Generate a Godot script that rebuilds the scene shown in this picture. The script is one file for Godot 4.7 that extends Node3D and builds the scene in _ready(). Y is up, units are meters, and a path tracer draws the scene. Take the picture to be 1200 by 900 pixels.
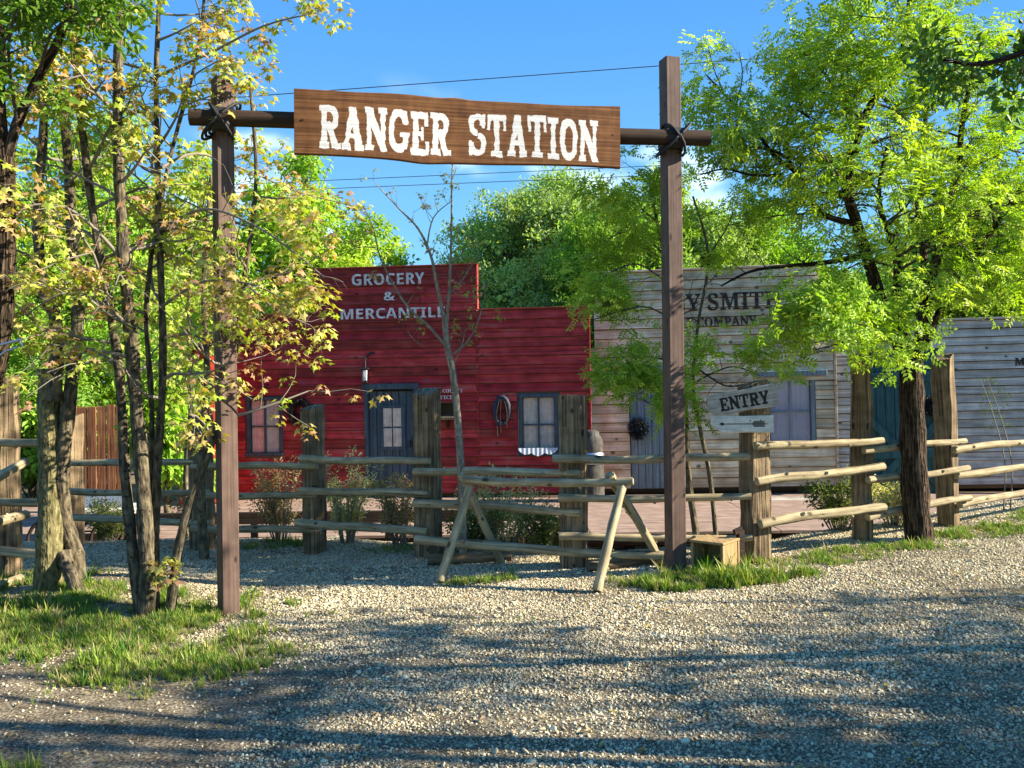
extends Node3D
# A ranger-station gate in front of a frontier street: gravel yard, rail fences, two false-front buildings, spring trees.

const FOCAL := 1000.0
const ROLL := -0.0122
const EYE := 1.6
const GRASS := [[-3.3, -5.8, 1.9, 0.85, 1.0], [-2.05, -4.95, 0.85, 0.55, 1.0], [-2.15, -3.3, 0.55, 0.38, 0.9], [1.5, -6.3, 0.85, 0.30, 1.1], [2.45, -6.8, 0.75, 0.22, 0.8], [3.2, -7.1, 0.7, 0.24, 0.75], [4.4, -7.6, 0.9, 0.34, 0.85], [5.8, -8.2, 1.2, 0.5, 0.95], [-0.28, -6.62, 0.34, 0.14, 0.8], [-0.15, -5.45, 0.5, 0.22, 0.22], [-2.6, -8.65, 0.7, 0.25, 0.8], [-0.9, -8.1, 0.6, 0.25, 0.6], [-3.9, -7.0, 0.7, 0.35, 0.8]]

var rng := RandomNumberGenerator.new()
var mats := {}
var used_names := {}
var noise := FastNoiseLite.new()

# ------------------------------------------------------------------ mesh helper
class MB:
	var v := PackedVector3Array()
	var n := PackedVector3Array()
	var uv := PackedVector2Array()
	var ix := PackedInt32Array()

	func face(pts: Array, inside: Vector3, scale := 1.0) -> void:
		var nn: Vector3 = (pts[1] - pts[0]).cross(pts[2] - pts[0])
		if nn.length_squared() < 1e-14:
			return
		nn = nn.normalized()
		var mid := Vector3.ZERO
		for p in pts:
			mid += p
		mid /= pts.size()
		var q: Array = pts
		if nn.dot(mid - inside) < 0.0:
			q = pts.duplicate()
			q.reverse()
			nn = -nn
		var b := v.size()
		for p in q:
			v.append(p)
			n.append(nn)
			if absf(nn.y) > 0.7:
				uv.append(Vector2(p.x, p.z) * scale)
			elif absf(nn.x) > absf(nn.z):
				uv.append(Vector2(p.z, -p.y) * scale)
			else:
				uv.append(Vector2(p.x, -p.y) * scale)
		for k in range(1, q.size() - 1):
			ix.append(b)
			ix.append(b + k + 1)
			ix.append(b + k)

	func tri(a: Vector3, b: Vector3, c: Vector3, nn := Vector3.ZERO) -> void:
		var m := (b - a).cross(c - a)
		m = m.normalized()
		if nn != Vector3.ZERO and m.dot(nn) < 0.0:
			var t := b
			b = c
			c = t
			m = -m
		var s := v.size()
		v.append(a); v.append(b); v.append(c)
		for k in 3:
			n.append(m)
		uv.append(Vector2(0, 0)); uv.append(Vector2(1, 0)); uv.append(Vector2(0, 1))
		ix.append(s); ix.append(s + 2); ix.append(s + 1)

	# chamfered box in the axes of t
	func box(t: Transform3D, size: Vector3, bev := 0.0) -> void:
		var h := size * 0.5
		bev = minf(bev, minf(h.x, minf(h.y, h.z)) * 0.9)
		var mid := t.origin
		if bev <= 0.0:
			for k in 3:
				for s in [-1.0, 1.0]:
					var a := (k + 1) % 3
					var b := (k + 2) % 3
					var pts := []
					for q in [[-1, -1], [1, -1], [1, 1], [-1, 1]]:
						var p := Vector3.ZERO
						p[k] = s * h[k]
						p[a] = q[0] * h[a]
						p[b] = q[1] * h[b]
						pts.append(t * p)
					face(pts, mid)
			return
		var g := h - Vector3(bev, bev, bev)
		for k in 3:
			var a := (k + 1) % 3
			var b := (k + 2) % 3
			for s in [-1.0, 1.0]:
				var pts := []
				for q in [[-1, -1], [1, -1], [1, 1], [-1, 1]]:
					var p := Vector3.ZERO
					p[k] = s * h[k]
					p[a] = q[0] * g[a]
					p[b] = q[1] * g[b]
					pts.append(t * p)
				face(pts, mid)
			for sa in [-1.0, 1.0]:
				for sb in [-1.0, 1.0]:
					var pts := []
					for q in [[0, -1.0], [0, 1.0], [1, 1.0], [1, -1.0]]:
						var p := Vector3.ZERO
						p[k] = q[1] * g[k]
						p[a] = sa * (h[a] if q[0] == 0 else g[a])
						p[b] = sb * (g[b] if q[0] == 0 else h[b])
						pts.append(t * p)
					face(pts, mid)
		for sx in [-1.0, 1.0]:
			for sy in [-1.0, 1.0]:
				for sz in [-1.0, 1.0]:
					face([t * Vector3(sx * h.x, sy * g.y, sz * g.z), t * Vector3(sx * g.x, sy * h.y, sz * g.z), t * Vector3(sx * g.x, sy * g.y, sz * h.z)], mid)

	# a tube along a path; uv: u round, v along, in metres
	func tube(path: Array, radii: Array, sides := 8, caps := true, lump := 0.0, r: RandomNumberGenerator = null) -> void:
		var m := path.size()
		var tang: Vector3 = (path[1] - path[0]).normalized()
		var side := tang.cross(Vector3.UP)
		if side.length() < 0.05:
			side = tang.cross(Vector3.RIGHT)
		side = side.normalized()
		var run := r.randf() * 5.0 if r else 0.0
		var uoff := r.randf() if r else 0.0
		var b := v.size()
		for i in m:
			var tn: Vector3
			if i == 0:
				tn = path[1] - path[0]
			elif i == m - 1:
				tn = path[i] - path[i - 1]
			else:
				tn = path[i + 1] - path[i - 1]
			tn = tn.normalized()
			side = (side - tn * side.dot(tn)).normalized()
			var up := tn.cross(side)
			if i > 0:
				run += (path[i] - path[i - 1]).length()
			for k in sides + 1:
				var a := TAU * (k % sides) / sides
				var d := side * cos(a) + up * sin(a)
				var rad: float = radii[i]
				if lump > 0.0:
					rad *= 1.0 + lump * sin(a * 2.0 + i * 1.7 + uoff * 20.0) + lump * 0.6 * sin(a * 3.0 - i * 2.3 + uoff * 9.0)
				v.append(path[i] + d * rad)
				n.append(d)
				uv.append(Vector2(uoff + float(k) / sides * maxf(0.25, roundf(TAU * radii[0] * 4.0) * 0.25), run))
		var w := sides + 1
		for i in m - 1:
			for k in sides:
				var p0 := b + i * w + k
				var p1 := p0 + 1
				var p2 := p0 + w
				var p3 := p2 + 1
				# side x up = tangent direction, so the ring runs anticlockwise seen from the end
				ix.append(p0); ix.append(p2); ix.append(p1)
				ix.append(p1); ix.append(p2); ix.append(p3)
		if caps:
			for e in [0, m - 1]:
				var pts := []
				for k in sides:
					pts.append(v[b + e * w + k])
				var into: Vector3 = path[1] if e == 0 else path[m - 2]
				face(pts, into, 4.0)

	func lathe(prof: Array, sides := 16) -> void:   # prof: [r, y] upward
		var b := v.size()
		for i in prof.size():
			var d: Vector2
			var p0: Array = prof[maxi(i - 1, 0)]
			var p1: Array = prof[mini(i + 1, prof.size() - 1)]
			d = Vector2(p1[0] - p0[0], p1[1] - p0[1]).normalized()
			for k in sides + 1:
				var a := TAU * (k % sides) / sides
				var o := Vector3(cos(a), 0, sin(a))
				v.append(o * prof[i][0] + Vector3.UP * prof[i][1])
				n.append((o * d.y - Vector3.UP * d.x).normalized())
				uv.append(Vector2(float(k) / sides, prof[i][1]))
		var w := sides + 1
		for i in prof.size() - 1:
			for k in sides:
				var p := b + i * w + k
				ix.append(p); ix.append(p + 1); ix.append(p + w)
				ix.append(p + 1); ix.append(p + w + 1); ix.append(p + w)

	func mesh() -> ArrayMesh:
		var a := []
		a.resize(Mesh.ARRAY_MAX)
		a[Mesh.ARRAY_VERTEX] = v
		a[Mesh.ARRAY_NORMAL] = n
		a[Mesh.ARRAY_TEX_UV] = uv
		a[Mesh.ARRAY_INDEX] = ix
		var m := ArrayMesh.new()
		m.add_surface_from_arrays(Mesh.PRIMITIVE_TRIANGLES, a)
		return m

class Inst:
	var buf := PackedFloat32Array()
	var count := 0
	func add(t: Transform3D, c: Color) -> void:
		var x := t.basis.x
		var y := t.basis.y
		var z := t.basis.z
		var o := t.origin
		buf.append_array(PackedFloat32Array([x.x, y.x, z.x, o.x, x.y, y.y, z.y, o.y, x.z, y.z, z.z, o.z, c.r, c.g, c.b, 1.0]))
		count += 1

# ------------------------------------------------------------------ small helpers
func P(px: float, py: float, d: float) -> Vector3:
	var a := (px - 600.0) / FOCAL * d
	var b := (450.0 - py) / FOCAL * d
	return Vector3(a * cos(ROLL) - b * sin(ROLL), EYE + a * sin(ROLL) + b * cos(ROLL), -d)

func smooth(a: float, b: float, x: float) -> float:
	return smoothstep(a, b, x)

func fence_depth(x: float) -> float:
	if x < -1.8:
		return 8.4
	if x < 0.5:
		return lerpf(8.3, 6.95, (x + 1.8) / 2.3)
	if x < 2.0:
		return 6.95
	return 6.95 + (x - 2.0) * 0.5

func ground_y(x: float, z: float) -> float:
	var d := -z
	var y := 0.036 * clampf(x + 2.2, 0.0, 9.0) * smooth(2.0, 5.0, d)
	var f := fence_depth(x) + 0.5
	y -= smooth(f, f + 1.9, d) * (0.62 + 0.036 * clampf(x + 2.2, 0.0, 9.0))
	y += noise.get_noise_2d(x * 1.3, z * 1.3) * 0.02 + noise.get_noise_2d(x * 6.0 + 50.0, z * 6.0) * 0.006
	var r := Vector2(x + 3.3, d - 6.45).length()
	y += 0.10 * exp(-r * r * 1.6)
	return y

func on_ground(x: float, z: float) -> Vector3:
	return Vector3(x, ground_y(x, z), z)

func numbered(called: String) -> String:
	if not used_names.has(called):
		used_names[called] = 0
		return called
	used_names[called] += 1
	return "%s_%03d" % [called, used_names[called]]

func tag(o: Node, label: String, category: String, group := "", kind := "") -> void:
	if label: o.set_meta("label", label)
	if category: o.set_meta("category", category)
	if group: o.set_meta("group", group)
	if kind: o.set_meta("kind", kind)

func thing(called: String, label: String, category: String, at := Vector3.ZERO, group := "") -> Node3D:
	var o := Node3D.new()
	o.name = numbered(called)
	add_child(o)
	o.position = at
	tag(o, label, category, group)
	return o

func part(called: String, m: Mesh, mat: Material, parent: Node, at := Transform3D.IDENTITY) -> MeshInstance3D:
	var o := MeshInstance3D.new()
	o.name = called if parent != self else numbered(called)
	o.mesh = m
	o.material_override = mat
	o.transform = at
	parent.add_child(o, true)
	return o

func many(called: String, inst: Inst, m: Mesh, mat: Material, parent: Node, kind := "stuff") -> MultiMeshInstance3D:
	var mm := MultiMesh.new()
	mm.transform_format = MultiMesh.TRANSFORM_3D
	mm.use_colors = true
	mm.mesh = m
	mm.instance_count = inst.count
	mm.buffer = inst.buf
	var o := MultiMeshInstance3D.new()
	o.name = called if parent != self else numbered(called)
	o.multimesh = mm
	o.material_override = mat
	if kind: o.set_meta("kind", kind)
	parent.add_child(o, true)
	return o

func lin(r: float, g: float, b: float) -> Color:
	return Color(r, g, b).linear_to_srgb()

func rv(s := 1.0) -> Vector3:
	return Vector3(rng.randf_range(-s, s), rng.randf_range(-s, s), rng.randf_range(-s, s))

func curve(pts: Array, per := 4) -> Array:   # Catmull-Rom
	var out := []
	for i in pts.size() - 1:
		var a: Vector3 = pts[maxi(i - 1, 0)]
		var b: Vector3 = pts[i]
		var c: Vector3 = pts[i + 1]
		var d: Vector3 = pts[mini(i + 2, pts.size() - 1)]
		for k in per:
			out.append(b.cubic_interpolate(c, a, d, float(k) / per))
	out.append(pts[-1])
	return out

func ramp(n: int, a: float, b: float) -> Array:
	var o := []
	for i in n:
		o.append(lerpf(a, b, float(i) / maxi(n - 1, 1)))
	return o

# ------------------------------------------------------------------ textures and materials
func noise_bytes(w: int, h: int, tw: int, th: int, freq: float, sd: int, oct := 4) -> PackedByteArray:
	var f := FastNoiseLite.new()
	f.seed = sd
	f.frequency = freq
	f.noise_type = FastNoiseLite.TYPE_SIMPLEX_SMOOTH
	f.fractal_octaves = oct
	var im := f.get_seamless_image(w, h)
	im.convert(Image.FORMAT_L8)
	if w != tw or h != th:
		im.resize(tw, th, Image.INTERPOLATE_CUBIC)
	return im.get_data()

# streaky wood, grain along v (or along u with across = true); returns [albedo, height]
func wood(sd: int, lo: Color, hi: Color, crack := 0.15, across := false, blotch := 0.3, knots := 0, bare := Color(0, 0, 0, 0)) -> Array:
	var w := 256
	var h := 512
	var a := noise_bytes(w, 16, w, h, 0.06, sd)
	var b := noise_bytes(w, 8, w, h, 0.16, sd + 1, 3)
	var c := noise_bytes(w, h, w, h, 0.012, sd + 2)
	var d := noise_bytes(w, h, w, h, 0.2, sd + 3, 2)
	var kr := RandomNumberGenerator.new()
	kr.seed = sd
	var kn := []
	for k in knots:
		kn.append(Vector3(kr.randf() * w, kr.randf() * h, kr.randf_range(4.0, 8.0)))
	var out := PackedByteArray()
	out.resize(w * h * 3)
	var hg := PackedByteArray()
	hg.resize(w * h)
	for y in h:
		for x in w:
			var i := y * w + x
			var g := b[i] / 255.0
			var t := 0.5 * a[i] / 255.0 + 0.35 * g + 0.15 * d[i] / 255.0
			t = clampf((t - 0.5) * 1.5 + 0.5 + (c[i] / 255.0 - 0.5) * blotch, 0.0, 1.0)
			var cr := 1.0
			if g < crack:
				cr = 0.35 + 0.65 * g / maxf(crack, 0.001)
			for q in kn:
				var dd: float = Vector2(x - q.x, (y - q.y) * 0.6).length() / q.z
				if dd < 1.0:
					cr *= 0.45 + 0.55 * dd * dd
			var col := lo.lerp(hi, t)
			if bare.a > 0.0:
				col = col.lerp(bare, bare.a * smoothstep(0.60, 0.82, 0.5 * c[i] / 255.0 + 0.5 * a[i] / 255.0))
			out[i * 3] = int(clampf(col.r * cr, 0, 1) * 255)
			out[i * 3 + 1] = int(clampf(col.g * cr, 0, 1) * 255)
			out[i * 3 + 2] = int(clampf(col.b * cr, 0, 1) * 255)
			hg[i] = int(clampf(t * 0.7 + 0.3, 0, 1) * cr * 255)
	var im := Image.create_from_data(w, h, false, Image.FORMAT_RGB8, out)
	var ih := Image.create_from_data(w, h, false, Image.FORMAT_L8, hg)
	if across:
		im.rotate_90(CLOCKWISE)
		ih.rotate_90(CLOCKWISE)
	return [ImageTexture.create_from_image(im), ImageTexture.create_from_image(ih)]

func mat_tex(t: Array, scale: Vector3, tri: bool, rough := 0.85, bump := 0.3, tint := Color(1, 1, 1), world := true) -> StandardMaterial3D:
	var m := StandardMaterial3D.new()
	m.albedo_color = tint
	m.albedo_texture = t[0]
	m.roughness = rough
	m.metallic_specular = 0.3
	m.heightmap_enabled = bump > 0.0
	m.heightmap_texture = t[1]
	m.heightmap_scale = bump
	m.uv1_scale = scale
	if tri:
		m.uv1_triplanar = true
		m.uv1_world_triplanar = world
		m.uv1_triplanar_sharpness = 8.0
	return m

func plain(c: Color, rough := 0.8, metal := 0.0) -> StandardMaterial3D:
	var m := StandardMaterial3D.new()
	m.albedo_color = c
	m.roughness = rough
	m.metallic = metal
	return m

func leaf_mat(through := Color(0.9, 0.95, 0.4)) -> StandardMaterial3D:
	var m := StandardMaterial3D.new()
	m.albedo_color = Color(1, 1, 1)
	m.vertex_color_use_as_albedo = true
	m.roughness = 0.55
	m.metallic_specular = 0.35
	m.backlight_enabled = true
	m.backlight = through
	m.cull_mode = BaseMaterial3D.CULL_DISABLED
	return m

func make_materials() -> void:
	mats.rail = mat_tex(wood(11, Color(0.44, 0.38, 0.28), Color(0.76, 0.70, 0.55), 0.22, false, 0.6, 9), Vector3(1.0, 0.7, 1), false, 0.8, 0.25)
	mats.post = mat_tex(wood(21, Color(0.32, 0.26, 0.19), Color(0.64, 0.55, 0.42), 0.28, false, 0.6, 6), Vector3(1.6, 0.8, 1.6), true, 0.9, 1.2)
	mats.post_log = mat_tex(wood(27, Color(0.27, 0.22, 0.16), Color(0.55, 0.48, 0.37), 0.2, false, 0.4), Vector3(1.0, 0.7, 1), false, 0.9, 0.5)
	mats.post_box = mat_tex(wood(29, Color(0.50, 0.40, 0.26), Color(0.68, 0.58, 0.41), 0.05, false, 0.3), Vector3(1.6, 0.8, 1.6), true, 0.85, 0.2)
	mats.mossy = mat_tex(bark(78, Color(0.28, 0.26, 0.16), Color(0.56, 0.52, 0.36), true), Vector3(2.0, 1.2, 1), false, 0.95, 1.0)
	mats.gate = mat_tex(wood(31, Color(0.31, 0.245, 0.21), Color(0.44, 0.355, 0.31), 0.08, false, 0.8, 3), Vector3(2.0, 0.6, 2.0), true, 0.62, 0.15)
	mats.beam = mat_tex(wood(34, Color(0.15, 0.115, 0.09), Color(0.29, 0.22, 0.165), 0.15, false, 0.4), Vector3(1, 0.6, 1), false, 0.8, 0.3)
	var rw := wood(41, Color(0.49, 0.152, 0.155), Color(0.80, 0.270, 0.250), 0.16, true, 0.75, 3, Color(0.52, 0.36, 0.33, 0.7))
	mats.red = []
	for k in 4:
		var s := [1.0, 0.86, 0.93, 1.06][k] as float
		var m := mat_tex(rw, Vector3(0.45, 0.9, 0.45), true, 0.8, 0.5, Color(s, s * [1.0, 1.1, 0.9, 1.0][k], s))
		m.uv1_offset = Vector3(k * 0.37, k * 0.21, 0)
		mats.red.append(m)
	var cw := wood(51, Color(0.66, 0.57, 0.45), Color(0.94, 0.87, 0.74), 0.12, true, 0.7, 9)
	mats.cream = []
	for k in 4:
		var s := [1.0, 0.90, 0.95, 1.03][k] as float
		var m := mat_tex(cw, Vector3(0.4, 0.7, 0.4), true, 0.85, 0.5, Color(s, s, s * 0.98))
		m.uv1_offset = Vector3(k * 0.41, k * 0.17, 0)
		mats.cream.append(m)
	var gw := wood(55, Color(0.56, 0.52, 0.46), Color(0.86, 0.82, 0.75), 0.12, true, 0.6, 7)
	mats.white = []
	for k in 4:
		var s := [1.0, 0.91, 0.96, 1.03][k] as float
		var m := mat_tex(gw, Vector3(0.4, 0.7, 0.4), true, 0.85, 0.5, Color(s, s, s))
		m.uv1_offset = Vector3(k * 0.31, k * 0.27, 0)
		mats.white.append(m)
	mats.blue = mat_tex(wood(61, Color(0.19, 0.235, 0.26), Color(0.34, 0.40, 0.43), 0.12, false, 0.4), Vector3(1.2, 0.6, 1.2), true, 0.8, 0.3)
	mats.greyblue = mat_tex(wood(62, Color(0.36, 0.41, 0.43), Color(0.50, 0.56, 0.58), 0.1, false, 0.4), Vector3(1.2, 0.6, 1.2), true, 0.8, 0.3)
	mats.teal = mat_tex(wood(63, Color(0.13, 0.26, 0.26), Color(0.25, 0.39, 0.38), 0.1, false, 0.4), Vector3(1.2, 0.6, 1.2), true, 0.8, 0.3)
	mats.dark = mat_tex(wood(64, Color(0.14, 0.11, 0.09), Color(0.28, 0.22, 0.17), 0.12, true, 0.4), Vector3(0.6, 1.2, 0.6), true, 0.85, 0.4)
	mats.deck = mat_tex(wood(65, Color(0.44, 0.36, 0.31), Color(0.70, 0.60, 0.52), 0.1, true, 0.4), Vector3(0.5, 0.9, 0.9), true, 0.85, 0.4)
	mats.cedar = mat_tex(wood(66, Color(0.46, 0.27, 0.16), Color(0.74, 0.50, 0.33), 0.1, false, 0.5), Vector3(1.2, 0.5, 1.2), true, 0.85, 0.4)
	mats.rust = mat_tex(wood(67, Color(0.40, 0.10, 0.05), Color(0.56, 0.18, 0.09), 0.08, false, 0.4), Vector3(1.2, 0.5, 1.2), true, 0.8, 0.2)
	mats.pale_bark = mat_tex(bark(71, Color(0.17, 0.15, 0.115), Color(0.48, 0.43, 0.335), true), Vector3(2.0, 1.2, 1), false, 0.9, 0.6)
	mats.grey_bark = mat_tex(bark(75, Color(0.24, 0.21, 0.16), Color(0.52, 0.47, 0.36), true), Vector3(2.0, 1.2, 1), false, 0.9, 0.8)
	mats.dark_bark = mat_tex(bark(81, Color(0.13, 0.10, 0.075), Color(0.40, 0.33, 0.25), false), Vector3(2.5, 1.6, 1), false, 0.95, 2.5)
	mats.sap_bark = mat_tex(bark(77, Color(0.40, 0.37, 0.31), Color(0.66, 0.62, 0.54), true), Vector3(2.0, 1.2, 1), false, 0.9, 0.4)
	mats.twig = plain(lin(0.20, 0.17, 0.13), 0.9)
	mats.twig_dark = plain(lin(0.07, 0.05, 0.04), 0.9)
	mats.black = plain(lin(0.012, 0.011, 0.012), 0.7)
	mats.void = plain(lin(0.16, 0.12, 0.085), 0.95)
	mats.worn_white = mat_tex(wood(95, Color(0.66, 0.63, 0.61), Color(0.92, 0.90, 0.88), 0.2, true, 0.8), Vector3(1.5, 3.0, 1.5), true, 0.8, 0.2)
	mats.worn_black = mat_tex(wood(97, Color(0.13, 0.12, 0.115), Color(0.32, 0.29, 0.26), 0.1, true, 0.8), Vector3(1.5, 3.0, 1.5), true, 0.85, 0.2)
	mats.white_paint = plain(lin(0.72, 0.70, 0.68), 0.7)
	mats.text_dark = plain(lin(0.035, 0.03, 0.03), 0.7)
	mats.navy = plain(lin(0.02, 0.028, 0.05), 0.7)
	mats.steel = plain(lin(0.45, 0.50, 0.55), 0.35, 0.9)
	mats.grey_metal = mat_tex(wood(99, Color(0.20, 0.19, 0.17), Color(0.38, 0.36, 0.33), 0.1, false, 0.9), Vector3(2, 1, 2), true, 0.7, 0.2)
	mats.cable = plain(lin(0.02, 0.02, 0.022), 0.6)
	mats.leaf = leaf_mat()
	mats.leaf_dark = leaf_mat(Color(0.55, 0.65, 0.25))
	mats.grass = leaf_mat(Color(0.75, 0.85, 0.3))
	var glass := StandardMaterial3D.new()
	glass.transparency = BaseMaterial3D.TRANSPARENCY_ALPHA
	glass.albedo_color = Color(0.9, 0.95, 1.0, 0.12)
	glass.roughness = 0.06
	mats.glass = glass
	var ct := wood(91, Color(0.68, 0.58, 0.46), Color(0.90, 0.80, 0.66), 0.0, false, 0.9)
	mats.curtain = mat_tex(ct, Vector3(1.5, 0.8, 1.5), true, 0.9, 0.3)
	var st := StandardMaterial3D.new()
	st.albedo_color = Color(1, 1, 1)
	st.vertex_color_use_as_albedo = true
	st.roughness = 0.9
	st.metallic_specular = 0.25
	mats.stone = st

func bark(sd: int, lo: Color, hi: Color, spots: bool) -> Array:
	var w := 256
	var h := 256
	var a := noise_bytes(w, 40, w, h, 0.05, sd)
	var b := noise_bytes(w, h, w, h, 0.03, sd + 1)
	var c := noise_bytes(64, h, w, h, 0.09, sd + 2, 2)
	var out := PackedByteArray()
	out.resize(w * h * 3)
	var hg := PackedByteArray()
	hg.resize(w * h)
	for i in w * h:
		var t: float
		var dark := 1.0
		if spots:
			t = clampf(0.35 * a[i] / 255.0 + 0.65 * b[i] / 255.0, 0, 1)
			t = clampf((t - 0.5) * 1.7 + 0.55, 0, 1)
			var s := c[i] / 255.0
			if s < 0.17:
				dark = 0.5
		else:
			t = clampf(0.7 * a[i] / 255.0 + 0.3 * b[i] / 255.0, 0, 1)
			t = clampf((t - 0.5) * 2.2 + 0.5, 0, 1)
		var col := lo.lerp(hi, t)
		out[i * 3] = int(col.r * dark * 255)
		out[i * 3 + 1] = int(col.g * dark * 255)
		out[i * 3 + 2] = int(col.b * dark * 255)
		hg[i] = int(t * 255 * (0.6 + 0.4 * dark))
	return [ImageTexture.create_from_image(Image.create_from_data(w, h, false, Image.FORMAT_RGB8, out)), ImageTexture.create_from_image(Image.create_from_data(w, h, false, Image.FORMAT_L8, hg))]

# ------------------------------------------------------------------ slab letters (print on the signs)
func glyph(ch: String) -> Array:   # [width, shapes]; r rect, l stroke, e ring with a cut-out rect
	match ch:
		"R": return [0.84, [["r", 0, 0, .40, .15], ["r", .08, 0, .31, 1], ["r", 0, .86, .45, 1], ["e", .40, .71, .36, .29, .13, .12, -9, -9, .24, 9], ["l", .42, .48, .60, .1, .115], ["r", .50, 0, .86, .14]]]
		"A": return [0.86, [["l", .42, .96, .17, .08, .10], ["l", .44, .96, .68, .08, .13], ["r", .22, .27, .62, .39], ["r", 0, 0, .35, .15], ["r", .50, 0, .88, .15], ["r", .28, .88, .57, 1]]]
		"N": return [0.90, [["r", .09, 0, .27, 1], ["r", .64, 0, .82, 1], ["l", .17, .93, .73, .07, .125], ["r", 0, .87, .34, 1], ["r", 0, 0, .36, .14], ["r", .54, .87, .91, 1]]]
		"G": return [0.86, [["e", .42, .5, .42, .5, .18, .32, .44, .40, 9, .66], ["r", .46, .36, .86, .48], ["r", .58, .06, .78, .48], ["r", .64, .64, .78, .96]]]
		"E": return [0.76, [["r", .08, 0, .31, 1], ["r", 0, 0, .74, .15], ["r", 0, .85, .72, 1], ["r", .2, .43, .52, .57], ["r", .58, 0, .74, .33], ["r", .57, .67, .72, 1], ["r", .42, .34, .53, .66]]]
		"S": return [0.76, [["e", .36, .735, .36, .265, .15, .115, .36, -9, 9, .70], ["e", .38, .275, .37, .275, .15, .12, -9, .30, .38, 9], ["r", .56, .66, .70, 1], ["r", .01, 0, .15, .34]]]
		"T": return [0.84, [["r", .30, 0, .53, 1], ["r", 0, .85, .83, 1], ["r", 0, .62, .13, 1], ["r", .70, .62, .83, 1], ["r", .17, 0, .66, .14]]]
		"I": return [0.50, [["r", .13, 0, .36, 1], ["r", 0, .86, .49, 1], ["r", 0, 0, .49, .14]]]
		"O": return [0.80, [["e", .40, .5, .40, .5, .17, .32, 9, 9, 9, 9]]]
		"Y": return [0.84, [["l", .12, .93, .40, .42, .10], ["l", .72, .93, .44, .42, .10], ["r", .30, 0, .53, .5], ["r", 0, .86, .34, 1], ["r", .50, .86, .84, 1], ["r", .17, 0, .66, .14]]]
	return [0.45, []]

func in_glyph(shapes: Array, x: float, y: float) -> bool:
	for s in shapes:
		if s[0] == "r":
			if x >= s[1] and x <= s[3] and y >= s[2] and y <= s[4]:
				return true
		elif s[0] == "l":
			if y > 1.0 or y < 0.0:
				continue
			var a := Vector2(s[1], s[2])
			var b := Vector2(s[3], s[4])
			var p := Vector2(x, y)
			var t := clampf((p - a).dot(b - a) / (b - a).length_squared(), -0.08, 1.08)
			if (p - a - (b - a) * t).length() < s[5]:
				return true
		else:
			var dx: float = x - s[1]
			var dy: float = y - s[2]
			if pow(absf(dx) / s[3], 2.4) + pow(absf(dy) / s[4], 2.4) <= 1.0 and pow(absf(dx) / s[5], 2.4) + pow(absf(dy) / s[6], 2.4) >= 1.0 and not (x > s[7] and y > s[8] and x < s[9] and y < s[10]):
				return true
	return false

# paint a word: box in pixels; skew lets the baseline wander
func paint_word(im: Image, word: String, x0: float, y0: float, w: float, h: float, col: Color, sd: int, gap := 0.05, drop := 0.0) -> void:
	var total := -gap
	for k in word.length():
		total += glyph(word[k])[0] + gap
	var sx := w / total
	var f := FastNoiseLite.new()
	f.seed = sd
	f.frequency = 0.02
	var fw := FastNoiseLite.new()
	fw.seed = sd + 4
	fw.frequency = 0.16
	var at := 0.0
	var r := RandomNumberGenerator.new()
	r.seed = sd
	for k in word.length():
		var g := glyph(word[k])
		var gw: float = g[0]
		var lift := r.randf_range(-0.03, 0.03) * h
		var left := int(x0 + at * sx) - 3
		var right := int(x0 + (at + gw) * sx) + 3
		for px in range(maxi(left, 0), mini(right, im.get_width())):
			for py in range(maxi(int(y0) - 6, 0), mini(int(y0 + h + drop) + 6, im.get_height())):
				var cov := 0.0
				for q in [Vector2(.25, .25), Vector2(.75, .25), Vector2(.25, .75), Vector2(.75, .75)]:
					var wob: float = f.get_noise_2d(px + q.x, py + q.y) * h * 0.035
					var gx: float = (px + q.x + wob - x0) / sx - at
					var yb: float = y0 + lift + drop * (px - x0) / w
					var gy: float = 1.0 - (py + q.y + wob - yb) / h
					if in_glyph(g[1], gx, gy):
						cov += 0.25
				if cov > 0.0:
					var wear := clampf(0.97 - maxf(0.0, fw.get_noise_2d(px * 0.5, py * 2.0) - 0.25) * 1.3, 0.2, 1.0)
					im.set_pixel(px, py, im.get_pixel(px, py).lerp(col, cov * wear))
		at += gw + gap

func board_image(w: int, h: int, sd: int, lo: Color, hi: Color) -> Image:
	var a := noise_bytes(24, h, w, h, 0.07, sd)
	var b := noise_bytes(10, h, w, h, 0.2, sd + 1, 3)
	var c := noise_bytes(w, h, w, h, 0.012, sd + 2)
	var e := noise_bytes(w, 20, w, h, 0.02, sd + 3)
	var out := PackedByteArray()
	out.resize(w * h * 3)
	for i in w * h:
		var t := 0.38 * a[i] / 255.0 + 0.3 * b[i] / 255.0 + 0.2 * c[i] / 255.0 + 0.12 * e[i] / 255.0
		t = clampf((t - 0.5) * 1.9 + 0.5, 0, 1)
		var col := lo.lerp(hi, t)
		out[i * 3] = int(col.r * 255)
		out[i * 3 + 1] = int(col.g * 255)
		out[i * 3 + 2] = int(col.b * 255)
	return Image.create_from_data(w, h, false, Image.FORMAT_RGB8, out)

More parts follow.
